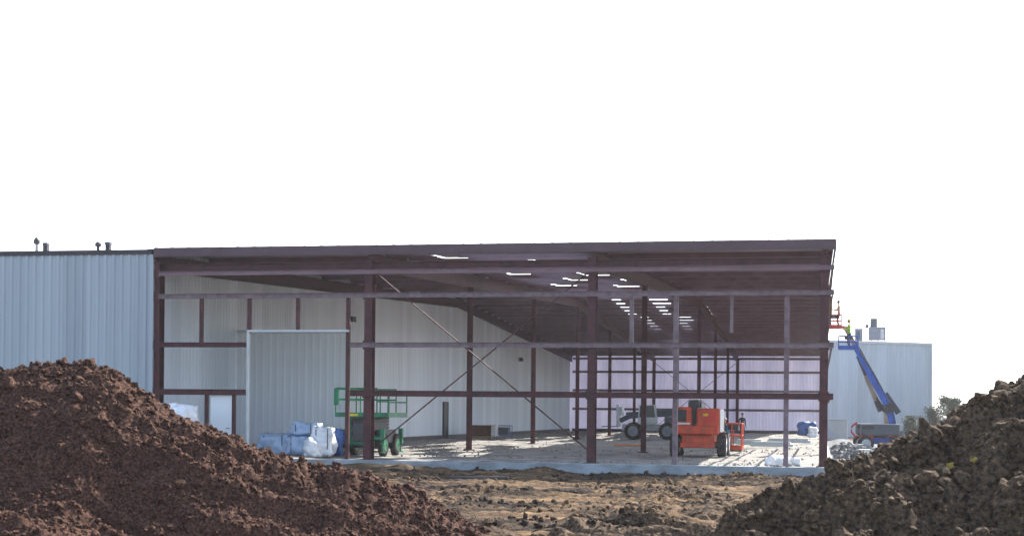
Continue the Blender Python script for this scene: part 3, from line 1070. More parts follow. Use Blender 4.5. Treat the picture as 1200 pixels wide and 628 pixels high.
# rear wall: white-lined sheeting on girts
mb = MB()
ribbed(mb, (FX[0] - 0.28, Y1 + 0.12, 0), (1, 0, 0), (0, -1, 0), FX[3] - FX[0] + 0.46, -0.3, lambda t: roof_z(Y1) - 0.05, 0.305, 0.025, 0.04)
part(mb, 'rear_wall', M_REAR)
for z in (2.1, 3.85, 5.6, 6.85):
    part(MB().zee((FX[0] + 0.05, Y1 + 0.02, z), (FX[3] + 0.1, Y1 + 0.02, z), 0.06, 0.22), 'girt', M_DUSTY)
part(MB().box((FX[0] + 0.05, Y1 - 0.06, -0.05), (FX[3] + 0.1, Y1 + 0.06, 0.25)), 'base_channel', M_CHAR)

# ------------------------------------------------------------------ far building on the right
YF = 152.0
pL, pR = at(940, 400, YF), at(1092, 404, YF)
fb = thing('metal_building', 'pale blue grey metal building behind the boom lifts on the right', 'building', (pL.x, YF, GZ))
zl, zr_ = at(968, 399, YF).z, at(1092, 404, YF).z
Lf = pR.x - pL.x
mb = MB()
ribbed(mb, (pL.x, YF, 0), (1, 0, 0), (0, -1, 0), Lf, -0.8, lambda t: zl + (zr_ - zl) * t / Lf, 0.305, 0.03, 0.1)
into(mb.build('front_wall', M_WALL, fb), fb)
mb = MB()
ribbed(mb, (pR.x - 0.03, YF + 0.11, 0), (0, 1, 0), (1, 0, 0), 45, -0.8, lambda t: zr_, 0.305, 0.03, 0.1)
into(mb.build('side_wall', M_WALL, fb), fb)
mb = MB()
mb.bar((pL.x - 0.1, YF - 0.07, zl + 0.06), (pR.x + 0.08, YF - 0.07, zr_ + 0.06), 0.16, 0.22)
into(mb.build('eave_trim', M_LGREY, fb), fb)
mb = MB()
mb.add([(pL.x, YF + 0.02, zl + 0.01), (pR.x, YF + 0.02, zr_ + 0.01), (pR.x, YF + 45, zr_ + 0.01), (pL.x, YF + 45, zl + 0.01),
        (pL.x, YF + 0.02, zl + 0.12), (pR.x, YF + 0.02, zr_ + 0.12), (pR.x, YF + 45, zr_ + 0.12), (pL.x, YF + 45, zl + 0.12)],
       [(3, 2, 1, 0), (4, 5, 6, 7), (0, 1, 5, 4), (1, 2, 6, 5), (2, 3, 7, 6), (3, 0, 4, 7)])
into(mb.build('roof', M_ROOF, fb), fb)
mb = MB()
mb.bar((pR.x + 0.01, YF - 0.05, -0.8), (pR.x + 0.01, YF - 0.05, zr_ - 0.06), 0.16, 0.2, (0, 1, 0))
into(mb.build('corner_trim', M_LGREY, fb), fb)


def px_box(mbx, x0, y0, x1, y1, Y, dep, origin, bev=0.02):
    a, b = at(x0, y1, Y), at(x1, y0, Y)
    return mbx.box((a.x - origin.x, Y - origin.y, a.z - origin.z), (b.x - origin.x, Y + dep - origin.y, b.z - origin.z), bev)


# rooftop plant on the far building
o = at(1025, 399, 156.0)
t = thing('rooftop_unit', 'tall grey rooftop air unit with a stack on the far right building', 'air handler', o)
px_box(MB(), 1018, 383, 1038, 398, 156, 1.6, o).build('cabinet', M_GREY, t)
px_box(MB(), 1020, 373, 1028, 382.9, 156.3, 1.0, o).build('stack', M_DKGREY, t)
px_box(MB(), 1014, 380, 1017.8, 384, 156.3, 0.5, o).build('duct', M_DKGREY, t)
m2 = MB()
for xx in (1021, 1029, 1037):
    px_box(m2, xx - 0.5, 398.1, xx + 0.5, 402, 156.4, 0.1, o, 0)
m2.build('leg', M_CHAR, t)
px_box(MB(), 1032, 386, 1036, 397, 155.94, 0.055, o, 0).build('louvre', M_LGREY, t)
o = at(1007, 399, 156.0)
t = thing('rooftop_unit', 'low blue grey rooftop air unit beside the taller one with a stack', 'air handler', o)
px_box(MB(), 1002, 386, 1011, 400, 156, 1.5, o).build('cabinet', M_GREY, t)
px_box(MB(), 1003.2, 388, 1007.5, 397, 155.94, 0.055, o, 0).build('louvre', M_DKGREY, t)
px_box(MB(), 1001.5, 384.6, 1011.5, 385.9, 155.9, 1.7, o, 0).build('lid', M_LGREY, t)


# ------------------------------------------------------------------ people
def limb_mesh(pts, edges, radii, root):
    me = bpy.data.meshes.new('body')
    me.from_pydata([p[:] for p in pts], edges, [])
    ob = bpy.data.objects.new('tmp_body', me)
    COL.objects.link(ob)
    md = ob.modifiers.new('skin', 'SKIN')
    for i, r in enumerate(radii):
        me.skin_vertices[0].data[i].radius = r
        me.skin_vertices[0].data[i].use_root = (i == root)
    md.use_smooth_shade = True
    ss_ = ob.modifiers.new('sub', 'SUBSURF'); ss_.levels = 1; ss_.render_levels = 1
    dg = bpy.context.evaluated_depsgraph_get()
    dg.update()
    ev = ob.evaluated_get(dg)
    m2_ = bpy.data.meshes.new_from_object(ev)
    bpy.data.objects.remove(ob)
    bpy.data.meshes.remove(me)
    return m2_


def person(loc, rz, label, top_m, leg_m, hat_m=None, vest_m=None, arms='down', crouch=0.0, scale=1.0, group=None, lean=0.0):
    """one continuous figure about 1.76 m tall facing local -Y"""
    V = Vector
    hip = 0.93 - crouch * 0.42
    kf = crouch * 0.36
    ln = lean
    def up(z, y=0.0):      # torso point, leaned forward
        h = z - 0.93
        return V((0, y - math.sin(ln) * h, hip + math.cos(ln) * h))
    pel = V((0, 0, hip))
    pts = [pel, up(1.12), up(1.34), up(1.50), up(1.60)]
    rad = [(0.155, 0.11), (0.145, 0.10), (0.165, 0.105), (0.06, 0.06), (0.055, 0.055)]
    ed = [(0, 1), (1, 2), (2, 3), (3, 4)]
    hands = []
    for s in (-1, 1):
        i = len(pts)
        sh = up(1.43) + V((s * 0.19, 0, 0))
        if arms == 'down':
            el = sh + V((s * 0.05, 0.03, -0.29)); wr = el + V((s * 0.01, -0.08, -0.25))
        elif arms == 'fwd':
            el = sh + V((s * 0.05, -0.10, -0.25)); wr = el + V((-s * 0.05, -0.24, 0.04))
        else:   # reaching up
            el = sh + V((s * 0.06, -0.20, 0.10)); wr = el + V((-s * 0.03, -0.18, 0.18))
        hd = wr + (wr - el).normalized() * 0.07
        pts += [sh, el, wr, hd]
        rad += [(0.062, 0.062), (0.045, 0.045), (0.03, 0.03), (0.036, 0.022)]
        ed += [(2, i), (i, i + 1), (i + 1, i + 2), (i + 2, i + 3)]
        hands.append((wr, hd, s))
    for s in (-1, 1):
        i = len(pts)
        hp_ = pel + V((s * 0.10, 0, -0.06))
        kn = V((s * 0.115, -0.03 - kf, 0.50 - crouch * 0.12)); an = V((s * 0.12, 0.02, 0.09)); to = V((s * 0.13, -0.16, 0.045))
        pts += [hp_, kn, an, to]
        rad += [(0.095, 0.10), (0.062, 0.065), (0.05, 0.055), (0.045, 0.04)]
        ed += [(0, i), (i, i + 1), (i + 1, i + 2), (i + 2, i + 3)]
    me = limb_mesh(pts, ed, rad, 0)
    mb_ = MB()
    vs = [v.co.copy() for v in me.vertices]
    hc = up(1.60) + V((0, -0.02, 0.085))
    for pol in me.polygons:
        c = pol.center
        if c.z < 0.13: idx = 3
        elif c.z < hip + 0.04 and abs(c.x) < 0.24 and c.y > -0.75: idx = 1
        elif (c - up(1.56)).length < 0.11: idx = 0
        elif min((c - h[0]).length for h in hands) < 0.10 and min((c - h[1]).length for h in hands) < 0.09: idx = 0
        else: idx = 2
        mb_.f.append(tuple(pol.vertices)); mb_.mi.append(idx)
    mb_.v = [tuple(v) for v in vs]
    bpy.data.meshes.remove(me)
    # head with brow, nose, chin, ears and eyes
    mb_.cur = 0
    bm = bmesh.new()
    bmesh.ops.create_uvsphere(bm, u_segments=16, v_segments=12, radius=1)
    for v in bm.verts:
        x, y, z = v.co
        wz = 1.0 - 0.22 * max(0, -z)
        v.co = V((x * 0.078 * wz, y * 0.096 * (1 - 0.1 * max(0, -z)) - 0.012 * max(0, -z), z * 0.118))
        if y < -0.9 and -0.35 < z < 0.05:
            v.co.y -= 0.018
    mb_.bm(bm, Matrix.Translation(hc))
    for s in (-1, 1):
        mb_.tube([hc + V((s * 0.076, 0.0, 0.02)), hc + V((s * 0.088, 0.012, 0.0)), hc + V((s * 0.078, 0.004, -0.03))], 0.012, 6)
    mb_.tube([hc + V((0, -0.088, 0.01)), hc + V((0, -0.116, -0.022)), hc + V((0, -0.092, -0.03))], [0.008, 0.014, 0.01], 6)
    mb_.cur = 3
    for s in (-1, 1):
        mb_.tube([hc + V((s * 0.03 - 0.012, -0.087, 0.012)), hc + V((s * 0.03 + 0.012, -0.087, 0.012))], 0.008, 6)
    mb_.tube([hc + V((-0.022, -0.094, -0.055)), hc + V((0.022, -0.094, -0.055))], 0.005, 6)
    mb_.cur = 0
    for wr, hd, s in hands:
        dirv = (hd - wr).normalized()
        side = dirv.cross(V((0, 0, 1)))
        side = side.normalized() if side.length > 0.1 else V((1, 0, 0))
        curl = V((0, -0.4, -0.4)) if arms != 'down' else V((-s * 0.3, -0.3, 0))
        for q, L in zip((-0.027, -0.009, 0.009, 0.027), (0.062, 0.075, 0.07, 0.055)):
            b = hd + side * q
            mid = b + dirv * L * 0.6
            mb_.tube([b - dirv * 0.03, mid, mid + (dirv + curl).normalized() * L * 0.5], [0.010, 0.009, 0.007], 6)
        b = wr + dirv * 0.03 + side * 0.03 * (-s)
        mb_.tube([b, b + (dirv * 0.7 + side * (-s)).normalized() * 0.035, b + (dirv + side * (-s) * 0.5).normalized() * 0.065], [0.013, 0.011, 0.008], 6)
    ob = mb_.build('person', [M_SKIN, leg_m, top_m, M_NAVY], None, loc, True, rz)
    ob.scale = (scale,) * 3
    tag(ob, label, 'person', group)
    if hat_m:
        h = MB()
        h.lathe(hc + V((0, 0, 0.03)), (0, 0, 1), [(0, 0.125), (0.012, 0.125), (0.014, 0.104), (0.05, 0.10), (0.085, 0.075), (0.105, 0.03)], 18)
        h.box((hc.x - 0.06, hc.y - 0.165, hc.z + 0.03), (hc.x + 0.06, hc.y - 0.10, hc.z + 0.041))
        h.build('hard_hat', hat_m, ob, smooth=False)
    else:
        h = MB()
        h.lathe(hc + V((0, 0.012, 0.01)), (0, 0, 1), [(0, 0.09), (0.04, 0.092), (0.09, 0.075), (0.118, 0.03)], 14)
        h.build('hair', M_NAVY, ob, smooth=True)
    if vest_m:
        vv = MB()
        rings = []
        n = 16
        for z, rx, ry in ((1.0, 0.185, 0.14), (1.12, 0.18, 0.135), (1.30, 0.20, 0.14), (1.44, 0.17, 0.115), (1.49, 0.09, 0.08)):
            c = up(z)
            rings.append([c + V((math.cos(2 * math.pi * k / n) * rx, math.sin(2 * math.pi * k / n) * ry, 0)) for k in range(n)])
        vs_ = [p for rg in rings for p in rg]
        fs_ = [(i * n + k, i * n + (k + 1) % n, (i + 1) * n + (k + 1) % n, (i + 1) * n + k) for i in range(4) for k in range(n)]
        vv.add(vs_, fs_)
        vv.build('safety_vest', vest_m, ob, smooth=True)
    return ob


# ------------------------------------------------------------------ lifts
def wheel(root, c, ax, r, wd, rim_m):
    e = MB()
    e.lathe(c, ax, [(-wd / 2, r * 0.62), (-wd / 2, r * 0.88), (-wd * 0.36, r), (wd * 0.36, r), (wd / 2, r * 0.88), (wd / 2, r * 0.62)], 28)
    # lugs
    axv = Vector(ax).normalized()
    s = axv.cross(Vector((0, 0, 1))).normalized(); u = axv.cross(s)
    for k in range(18):
        a = 2 * math.pi * k / 18
        dv = s * math.cos(a) + u * math.sin(a)
        e.bar(Vector(c) + dv * r - axv * wd * 0.42, Vector(c) + dv * r + axv * wd * 0.42, 0.05, 0.035, dv)
    w_ = MB()
    w_.lathe(c, ax, [(-wd * 0.515, r * 0.60), (-wd * 0.505, r * 0.50), (-wd * 0.505, r * 0.2), (-wd * 0.56, r * 0.16), (wd * 0.56, r * 0.16), (wd * 0.505, r * 0.2), (wd * 0.505, r * 0.50), (wd * 0.515, r * 0.60)], 24)
    t = e.build('wheel', M_BLACK, root)
    w_.build('rim', rim_m, t)
    return t


def basket(root, c, L, W, H, m, floor_m, rz=0.0):
    """railed platform; c = centre of its floor"""
    c = Vector(c)
    ca, sa = math.cos(rz), math.sin(rz)
    T = lambda x, y, z: (c.x + x * ca - y * sa, c.y + x * sa + y * ca, c.z + z)
    b = MB()
    cs = [(-L / 2, -W / 2), (L / 2, -W / 2), (L / 2, W / 2), (-L / 2, W / 2)]
    for i in range(4):
        p, q = cs[i], cs[(i + 1) % 4]
        b.tube([T(*p, 0), T(*p, H)], 0.028, 8)
        b.tube([T((p[0] + q[0]) / 2, (p[1] + q[1]) / 2, 0), T((p[0] + q[0]) / 2, (p[1] + q[1]) / 2, H)], 0.02, 6)
        for z in (H, H * 0.55):
            b.tube([T(*p, z), T(*q, z)], 0.026, 8)
        b.bar(T(*p, 0.09), T(*q, 0.09), 0.012, 0.17)
    o_ = b.build('basket', m, root)
    f_ = MB()
    f_.add([T(-L / 2, -W / 2, -0.06), T(L / 2, -W / 2, -0.06), T(L / 2, W / 2, -0.06), T(-L / 2, W / 2, -0.06), T(-L / 2, -W / 2, 0), T(L / 2, -W / 2, 0), T(L / 2, W / 2, 0), T(-L / 2, W / 2, 0)],
           [(3, 2, 1, 0), (4, 5, 6, 7), (0, 1, 5, 4), (1, 2, 6, 5), (2, 3, 7, 6), (3, 0, 4, 7)])
    f_.build('basket_floor', floor_m, o_)
    k_ = MB()
    q0 = T(0, W / 2 - 0.13, H * 0.75)
    k_.box((q0[0] - 0.22, q0[1] - 0.1, q0[2]), (q0[0] + 0.22, q0[1] + 0.08, q0[2] + 0.25), 0.02)
    k_.build('control_box', M_CHAR, o_)
    return o_


def chassis(root, L, W, wr, ww, m, rim_m, zc=0.62):
    """carriage along local Y, wheels turning about X"""
    c = MB()
    c.box((-W * 0.28, -L / 2, zc - 0.16), (W * 0.28, L / 2, zc + 0.2), 0.03)
    c.box((-W * 0.20, -L / 2 - 0.12, zc - 0.1), (W * 0.20, -L / 2 - 0.002, zc + 0.1), 0.02)
    c.build('chassis', m, root)
    for sy_ in (-1, 1):
        MB().box((-W / 2 + ww, sy_ * L * 0.36 - 0.11, wr - 0.12), (W / 2 - ww, sy_ * L * 0.36 + 0.11, wr + 0.12), 0.02).build('axle', M_CHAR, root)
        for sx_ in (-1, 1):
            wheel(root, (sx_ * (W / 2 - ww / 2), sy_ * L * 0.36, wr), (1, 0, 0), wr, ww, rim_m)


# --- orange boom lift, its rear towards us, arm lowered to the right
po = ground_at(821, 60.6, 0.0)
ol = thing('boom_lift', 'orange boom lift seen from behind on the gravel floor under the frame', 'boom lift', po)
chassis(ol, 2.6, 2.2, 0.46, 0.36, M_ORANGE, M_LGREY, 0.62)
b = MB()
b.box((-1.02, -1.35, 0.93), (-0.24, 1.1, 1.95), 0.07)
b.build('engine_cover', M_ORANGE, ol)
b = MB(); b.box((-0.06, -1.35, 0.93), (0.84, 1.1, 1.90), 0.07)
b.build('tank_cover', M_ORANGE, ol)
b = MB(); b.box((-0.99, -1.42, 0.88), (0.82, -1.16, 1.22), 0.06); b.box((-0.7, -1.1, 0.78), (0.55, 1.0, 0.925), 0.03)
b.build('counterweight', M_ORANGE, ol)
MB().box((-0.68, -1.38, 0.36), (0.68, -1.26, 0.56), 0.02).build('bumper', M_ORANGE, ol)
g = MB()
g.box((-0.92, -1.375, 1.38), (-0.45, -1.352, 1.84), 0.006)
for k in range(6):
    g.box((-0.90, -1.392, 1.42 + k * 0.07), (-0.47, -1.376, 1.45 + k * 0.07))
g.build('grille', M_CHAR, ol)
MB().box((0.16, -1.37, 1.35), (0.70, -1.353, 1.76), 0.004).build('access_panel', M_RED, ol)
MB().box((0.845, -1.30, 0.97), (0.875, 1.0, 1.87), 0.01).build('side_panel', M_LGREY, ol)
for s in (-0.86, 0.68):
    MB().box((s - 0.07, -1.44, 1.02), (s + 0.07, -1.423, 1.10)).build('tail_lamp', M_RED, ol)
b = MB(); b.box((-0.27, -1.2, 1.3), (-0.07, 0.4, 1.93), 0.02)
b.lathe((-0.42, -0.75, 2.05), (1, 0, 0), [(0, 0.13), (0.52, 0.13)], 16)
b.box((-0.36, -1.12, 1.93), (0.03, -0.55, 2.22), 0.04)
b.build('boom_pivot', M_CHAR, ol)
MB().box((-0.33, -1.18, 2.225), (0.02, -0.5, 2.33), 0.04).build('pivot_cap', M_WTRIM, ol)
MB().box((-0.985, -1.362, 0.985 + 0.28), (-0.30, -1.352, 1.33)).build('stripe_decal', M_WTRIM, ol)
for k, xx in enumerate((-0.12, -0.19)):
    MB().tube([(xx, -1.25, 1.98), (xx - 0.03, -1.47, 1.75), (xx + 0.04, -1.46, 1.35), (xx + 0.02, -1.2, 1.0)], 0.022, 8).build('hydraulic_hose', M_CHAR, ol)
MB().box((0.20, -1.385, 1.60), (0.40, -1.371, 1.70)).build('warning_plate', M_YELLOW, ol)
bo = MB()
bo.bar((-0.17, -0.75, 2.03), (-0.17, 3.0, 1.96), 0.26, 0.30)
bo.bar((-0.12, 3.0, 1.90), (0.95, 2.75, 0.62), 0.18, 0.2)
bo.build('boom', M_CHAR, ol)
basket(ol, (1.16, 2.1, 0.22), 0.80, 1.2, 1.08, M_ORANGE, M_CHAR)
person(ground_at(853, 64.9, 0.0), R(-50), 'worker in a white hard hat crouching beside the basket of the orange lift', M_BLUESHIRT, M_NAVY, M_WHITEHAT, None, 'fwd', 0.55, lean=0.25)
person(ground_at(870, 104, 0.0), R(30), 'person in dark clothes standing alone at the back of the floor', M_NAVY, M_NAVY, None, None, 'down')

# --- green scissor lift, its end towards us
pg = ground_at(432, 54.6, 0.0)
gl = thing('scissor_lift', 'green rough terrain scissor lift behind the thick column of the left bay', 'scissor lift', pg)
W = 2.45
c = MB()
c.box((-0.78, -1.3, 0.42), (0.78, 1.3, 0.80), 0.03)
c.build('chassis', M_GREEN, gl)
for sy_ in (-1, 1):
    MB().box((-W / 2 + 0.3, sy_ * 0.9 - 0.1, 0.30), (W / 2 - 0.3, sy_ * 0.9 + 0.1, 0.50), 0.02).build('axle', M_CHAR, gl)
    for sx_ in (-1, 1):
        wheel(gl, (sx_ * (W / 2 - 0.16), sy_ * 0.9, 0.42), (1, 0, 0), 0.42, 0.30, M_GREEN)
    for sx_ in (-1, 1):
        o_ = MB()
        o_.box((sx_ * 1.20 - 0.10, sy_ * 1.36 - 0.10, 0.46), (sx_ * 1.20 + 0.10, sy_ * 1.36 + 0.10, 1.06), 0.015)
        o_.bar((sx_ * 0.6, sy_ * 1.3, 0.70), (sx_ * 1.15, sy_ * 1.36, 0.70), 0.14, 0.12)
        o_.lathe((sx_ * 1.20, sy_ * 1.36, 0.12), (0, 0, 1), [(0, 0.14), (0.04, 0.14), (0.05, 0.045), (0.36, 0.045)], 12)
        o_.build('outrigger', M_GREEN, gl)
for sx_ in (-1, 1):
    MB().box((sx_ * 0.93 - 0.14, -1.0, 0.50), (sx_ * 0.93 + 0.14, 1.0, 1.02), 0.03).build('side_box', M_GREEN if sx_ < 0 else M_CHAR, gl)
for i in range(5):
    z0, z1 = 0.84 + i * 0.125, 0.84 + (i + 1) * 0.125
    for s in (-1, 1):
        x = s * 0.62
        MB().bar((x, -1.15, z0), (x, 1.15, z1), 0.06, 0.11).build('scissor_arm', M_CHAR, gl)
        MB().bar((x - s * 0.08, 1.15, z0), (x - s * 0.08, -1.15, z1), 0.06, 0.11).build('scissor_arm', M_DKGREY, gl)
for i in range(6):
    for y in (-1.15, 1.15):
        MB().tube([(-0.66, y, 0.84 + i * 0.125), (0.66, y, 0.84 + i * 0.125)], 0.035, 8).build('cross_tube', M_DKGREY, gl)
MB().box((-0.30, -1.40, 0.55), (0.36, -1.305, 1.30), 0.02).build('end_panel', M_CHAR, gl)
lad = MB()
for x in (-0.62, -0.36):
    lad.tube([(x, -1.42, 0.4), (x, -1.42, 1.5)], 0.02, 6)
for k in range(5):
    lad.tube([(-0.62, -1.42, 0.48 + k * 0.24), (-0.36, -1.42, 0.48 + k * 0.24)], 0.015, 6)
lad.build('ladder', M_GREEN, gl)
pf = MB()
pf.box((-1.18, -1.45, 1.50), (1.50, 1.45, 1.68), 0.015)
pf.build('platform', M_GREEN, gl)
rl = MB()
xs_ = [-1.15, -0.55, 0.1, 0.55, 0.92, 1.47]
for y in (-1.42, 1.42):
    for x in xs_:
        rl.tube([(x, y, 1.68), (x, y, 2.60 if x < 1.2 else 2.5)], 0.034, 8)
    for z in (2.60, 2.18):
        rl.tube([(-1.15, y, z), (0.92, y, z)], 0.03, 8)
    for z in (2.5, 2.1):
        rl.tube([(0.92, y, z), (1.47, y, z)], 0.024, 8)
for x in (-1.15, 1.47):
    for z in (2.58, 2.16):
        rl.tube([(x, -1.42, z if x < 0 else z - 0.08), (x, 1.42, z if x < 0 else z - 0.08)], 0.03, 8)
rl.build('guard_rail', M_GREEN, gl)
MB().box((-1.22, -1.49, 1.95), (-0.98, -1.40, 2.6), 0.02).build('control_box', M_GREEN, gl)
MB().box((-0.62, -1.475, 1.54), (0.0, -1.452, 1.63)).build('warning_plate', M_YELLOW, gl)


gl.scale = (0.77, 0.9, 0.96)


def boom_lift(name, label, base_px, Y, z, ch_m, body_m, boom_m, tip, elbow, bas_m, bas_floor, basL=1.7, rim_m=M_LGREY, rz_ch=0.0, stick=None, hoop=None):
    p = ground_at(base_px, Y, z)
    t = thing(name, label, 'boom lift', p)
    L = lambda v: Vector(v) - p
    # carriage crosswise to us
    c_ = MB()
    c_.box((-1.25, -0.5, 0.42), (1.25, 0.5, 0.78), 0.04)
    c_.build('chassis', ch_m, t)
    for sx_ in (-1, 1):
        MB().box((sx_ * 0.9 - 0.1, -0.75, 0.36), (sx_ * 0.9 + 0.1, 0.75, 0.56), 0.02).build('axle', M_CHAR, t)
        for sy_ in (-1, 1):
            wheel(t, (sx_ * 0.9, sy_ * 0.92, 0.45), (0, 1, 0), 0.45, 0.32, rim_m)
    tb = MB()
    tb.lathe((0, 0, 0.785), (0, 0, 1), [(0, 0.45), (0.14, 0.45)], 24)
    tb.box((-1.2, -0.98, 0.93), (1.05, -0.25, 1.62), 0.08)
    tb.box((-1.2, 0.25, 0.93), (1.05, 0.98, 1.62), 0.08)
    tb.box((-0.9, -0.245, 0.93), (1.25, 0.245, 1.25), 0.05)
    tb.build('turntable', body_m, t)
    MB().box((-1.1, -1.0, 1.30), (-0.45, -0.985, 1.52)).build('vent_panel', M_CHAR, t)
    e = L(elbow); tp = L(tip)
    root_ = Vector((0.75, 0, 1.15))
    up_ = MB()
    up_.bar(root_, e, 0.34, 0.42, (1, 0, 0.3))
    up_.build('tower_arm', boom_m, t)
    m1 = e.lerp(tp, 0.52); m2_ = e.lerp(tp, 0.80)
    MB().bar(e, m1, 0.34, 0.42, (1, 0, 0.3)).build('boom', boom_m, t)
    q = MB(); q.bar(m1 - (tp - e).normalized() * 0.5, m2_, 0.27, 0.34, (1, 0, 0.3)); q.bar(m2_ - (tp - e).normalized() * 0.4, tp, 0.21, 0.27, (1, 0, 0.3))
    q.build('boom_extension', boom_m, t)
    cyl = MB(); cyl.tube([root_ + Vector((-0.35, 0, 0.1)), root_.lerp(e, 0.5), e.lerp(tp, 0.22) + Vector((-0.3, 0, -0.2))], 0.07, 10)
    cyl.build('lift_cylinder', M_CHAR, t)
    nn_ = (tp - e).normalized()
    hz = MB(); hz.tube([root_ + Vector((0.1, -0.3, 0.1)), e + Vector((0.18, -0.3, -0.1)), e.lerp(tp, 0.3) + Vector((0.16, -0.22, 0.12)), e.lerp(tp, 0.7) + Vector((0.12, -0.18, 0.12)), tp], 0.03, 6)
    hz.build('hydraulic_hose', M_CHAR, t)
    kn = MB(); kn.lathe(e + Vector((0, -0.26, 0)), (0, 1, 0), [(0, 0.30), (0.52, 0.30)], 20)
    kn.build('knuckle', M_CHAR, t)
    return t, L


# --- blue articulated lift right of the building
YB = 93.0
tip = at(1001, 405, YB); elbow = at(1042, 478, YB)
bl, L = boom_lift('boom_lift', 'blue boom lift with its arm raised to the right edge of the frame', 1033, YB, GZ, M_BLUE, M_DKGREY, M_BLUE, tip, elbow, M_BLUE, M_CHAR)
bc = at(994, 408.5, YB)
basket(bl, L(bc), 1.15, 0.85, 0.75, M_BLUE, M_BLUE)
MB().bar(L(tip), L(bc) + Vector((0.3, 0.2, 0.1)), 0.14, 0.16).build('jib', M_BLUE, bl)
sl = MB()
a, b_ = L(at(1005, 417, YB + 0.4)), L(at(1032, 482, YB + 0.4))
sl.bar(a.lerp(b_, 0.0), a.lerp(b_, 0.35), 0.2, 0.2, (1, 0, 0.3))
sl.build('slave_cylinder', M_CHAR, bl)
m_ = MB(); m_.bar(a.lerp(b_, 0.352), a.lerp(b_, 0.80), 0.2, 0.26, (1, 0, 0.3)); m_.build('lower_link', M_TAN, bl)
m_ = MB(); m_.bar(a.lerp(b_, 0.802), b_, 0.24, 0.3, (1, 0, 0.3)); m_.build('lower_link', M_CHAR, bl)
m_ = MB(); m_.bar(L(at(1037, 461, YB + 0.6)), L(at(1053, 484, YB + 0.6)), 0.3, 0.34, (1, 0, 0.3)); m_.build('rear_link', M_CHAR, bl)
person(bc + Vector((0.05, -0.05, 0.0)), R(-80), 'worker in a lime top standing in the blue raised basket', M_LIME, M_NAVY, M_YELLOW, None, 'fwd', 0.1)
tag(MB().box((0, 0, 0), (0.95, 0.5, 0.85), 0.05).build('tool_case', M_TARP, None, at(1003, 404, YB + 0.3) + Vector((-0.25, 0, 0.15))), None, None)
bpy.data.objects.remove(bpy.data.objects['tool_case'])

# --- red boom lift behind it
YQ = 97.5
tip = at(990, 383, YQ); elbow = at(1040, 474, YQ)
ql, L = boom_lift('boom_lift', 'red boom lift with a tan arm behind the blue lift', 1026, YQ, GZ, M_RED, M_DKGREY, M_TAN, tip, elbow, M_RED, M_CHAR)
bc = at(977, 384, YQ)
basket(ql, L(bc), 0.95, 0.85, 0.8, M_RED, M_RED)
MB().bar(L(tip), L(bc) + Vector((0.3, 0.2, 0.05)), 0.14, 0.16).build('jib', M_RED, ql)
hp2 = MB()
arc = [Vector((-1.25, -1.08, 0.82 + 0.0)), Vector((-1.5, -1.08, 1.1)), Vector((-1.45, -1.08, 1.45)), Vector((-1.15, -1.08, 1.68))]
hp2.tube(arc, 0.06, 8); hp2.tube([arc[0], Vector((1.5, -1.08, 0.86))], 0.05, 8)
hp2.build('bumper_rail', M_RED, ql)
person(bc + Vector((-0.22, 0, 0)), R(-75), 'worker in a yellow vest and dark trousers on the left of the red basket', M_GREYCLOTH, M_NAVY, M_LGREY if False else M_WHITEHAT, M_YELLOW, 'up', 0.0)
person(bc + Vector((0.30, 0.1, 0)), R(-85), 'worker in a beige shirt on the right of the red basket', M_KHAKI, M_NAVY, None, None, 'fwd', 0.15)

# --- grey telehandler parked at the back of the floor
pt_ = ground_at(758, 97.5, 0.0)
th = thing('telehandler', 'grey telehandler with a lowered dark boom parked near the rear wall', 'telehandler', pt_)
c = MB(); c.box((-1.55, -0.55, 0.55), (2.1, 0.55, 1.0), 0.06); c.build('chassis', M_LGREY, th)
for sx_ in (-1, 1):
    MB().box((sx_ * 1.25 + 0.2 - 0.1, -0.85, 0.45), (sx_ * 1.25 + 0.2 + 0.1, 0.85, 0.65), 0.02).build('axle', M_CHAR, th)
    for sy_ in (-1, 1):
        wheel(th, (sx_ * 1.25 + 0.2 if sx_ > 0 else -0.75, sy_ * 0.98, 0.56), (0, 1, 0), 0.56, 0.38, M_GREY)
cb = MB()
cb.box((-0.45, -1.1, 1.02), (0.75, -0.35, 1.45), 0.04)
for x in (-0.40, 0.70):
    for y in (-1.05, -0.40):
        cb.bar((x, y, 1.45), (x * 0.85, y, 2.20), 0.07, 0.07, (0, 1, 0))
cb.box((-0.42, -1.1, 2.2), (0.68, -0.35, 2.27), 0.02)
cabm = cb.build('cab', M_LGREY, th)
MB().box((-0.36, -1.045, 1.455), (0.62, -1.03, 2.19)).build('window', M_GLASS, cabm)
MB().bar((1.95, 0.15, 1.75), (-1.35, 0.15, 1.55), 0.34, 0.42).build('boom', M_DKGREY, th)
MB().bar((-1.0, 0.15, 1.58), (-1.75, 0.15, 1.20), 0.26, 0.32).build('boom_head', M_DKGREY, th)
fk = MB()
fk.box((-1.92, -0.55, 0.85), (-1.76, 0.75, 2.25), 0.02)
fk.box((-1.75, -0.35, 1.55), (-1.55, 0.55, 2.1), 0.03)
fk.build('fork_carriage', M_LGREY, th)
for y in (-0.3, 0.5):
    f2 = MB(); f2.box((-2.9, y - 0.06, 0.80), (-1.93, y + 0.06, 0.85)); f2.build('fork', M_CHAR, th)
MB().box((1.2, -0.6, 1.02), (2.2, 0.6, 1.5), 0.07).build('engine_cover', M_DKGREY, th)


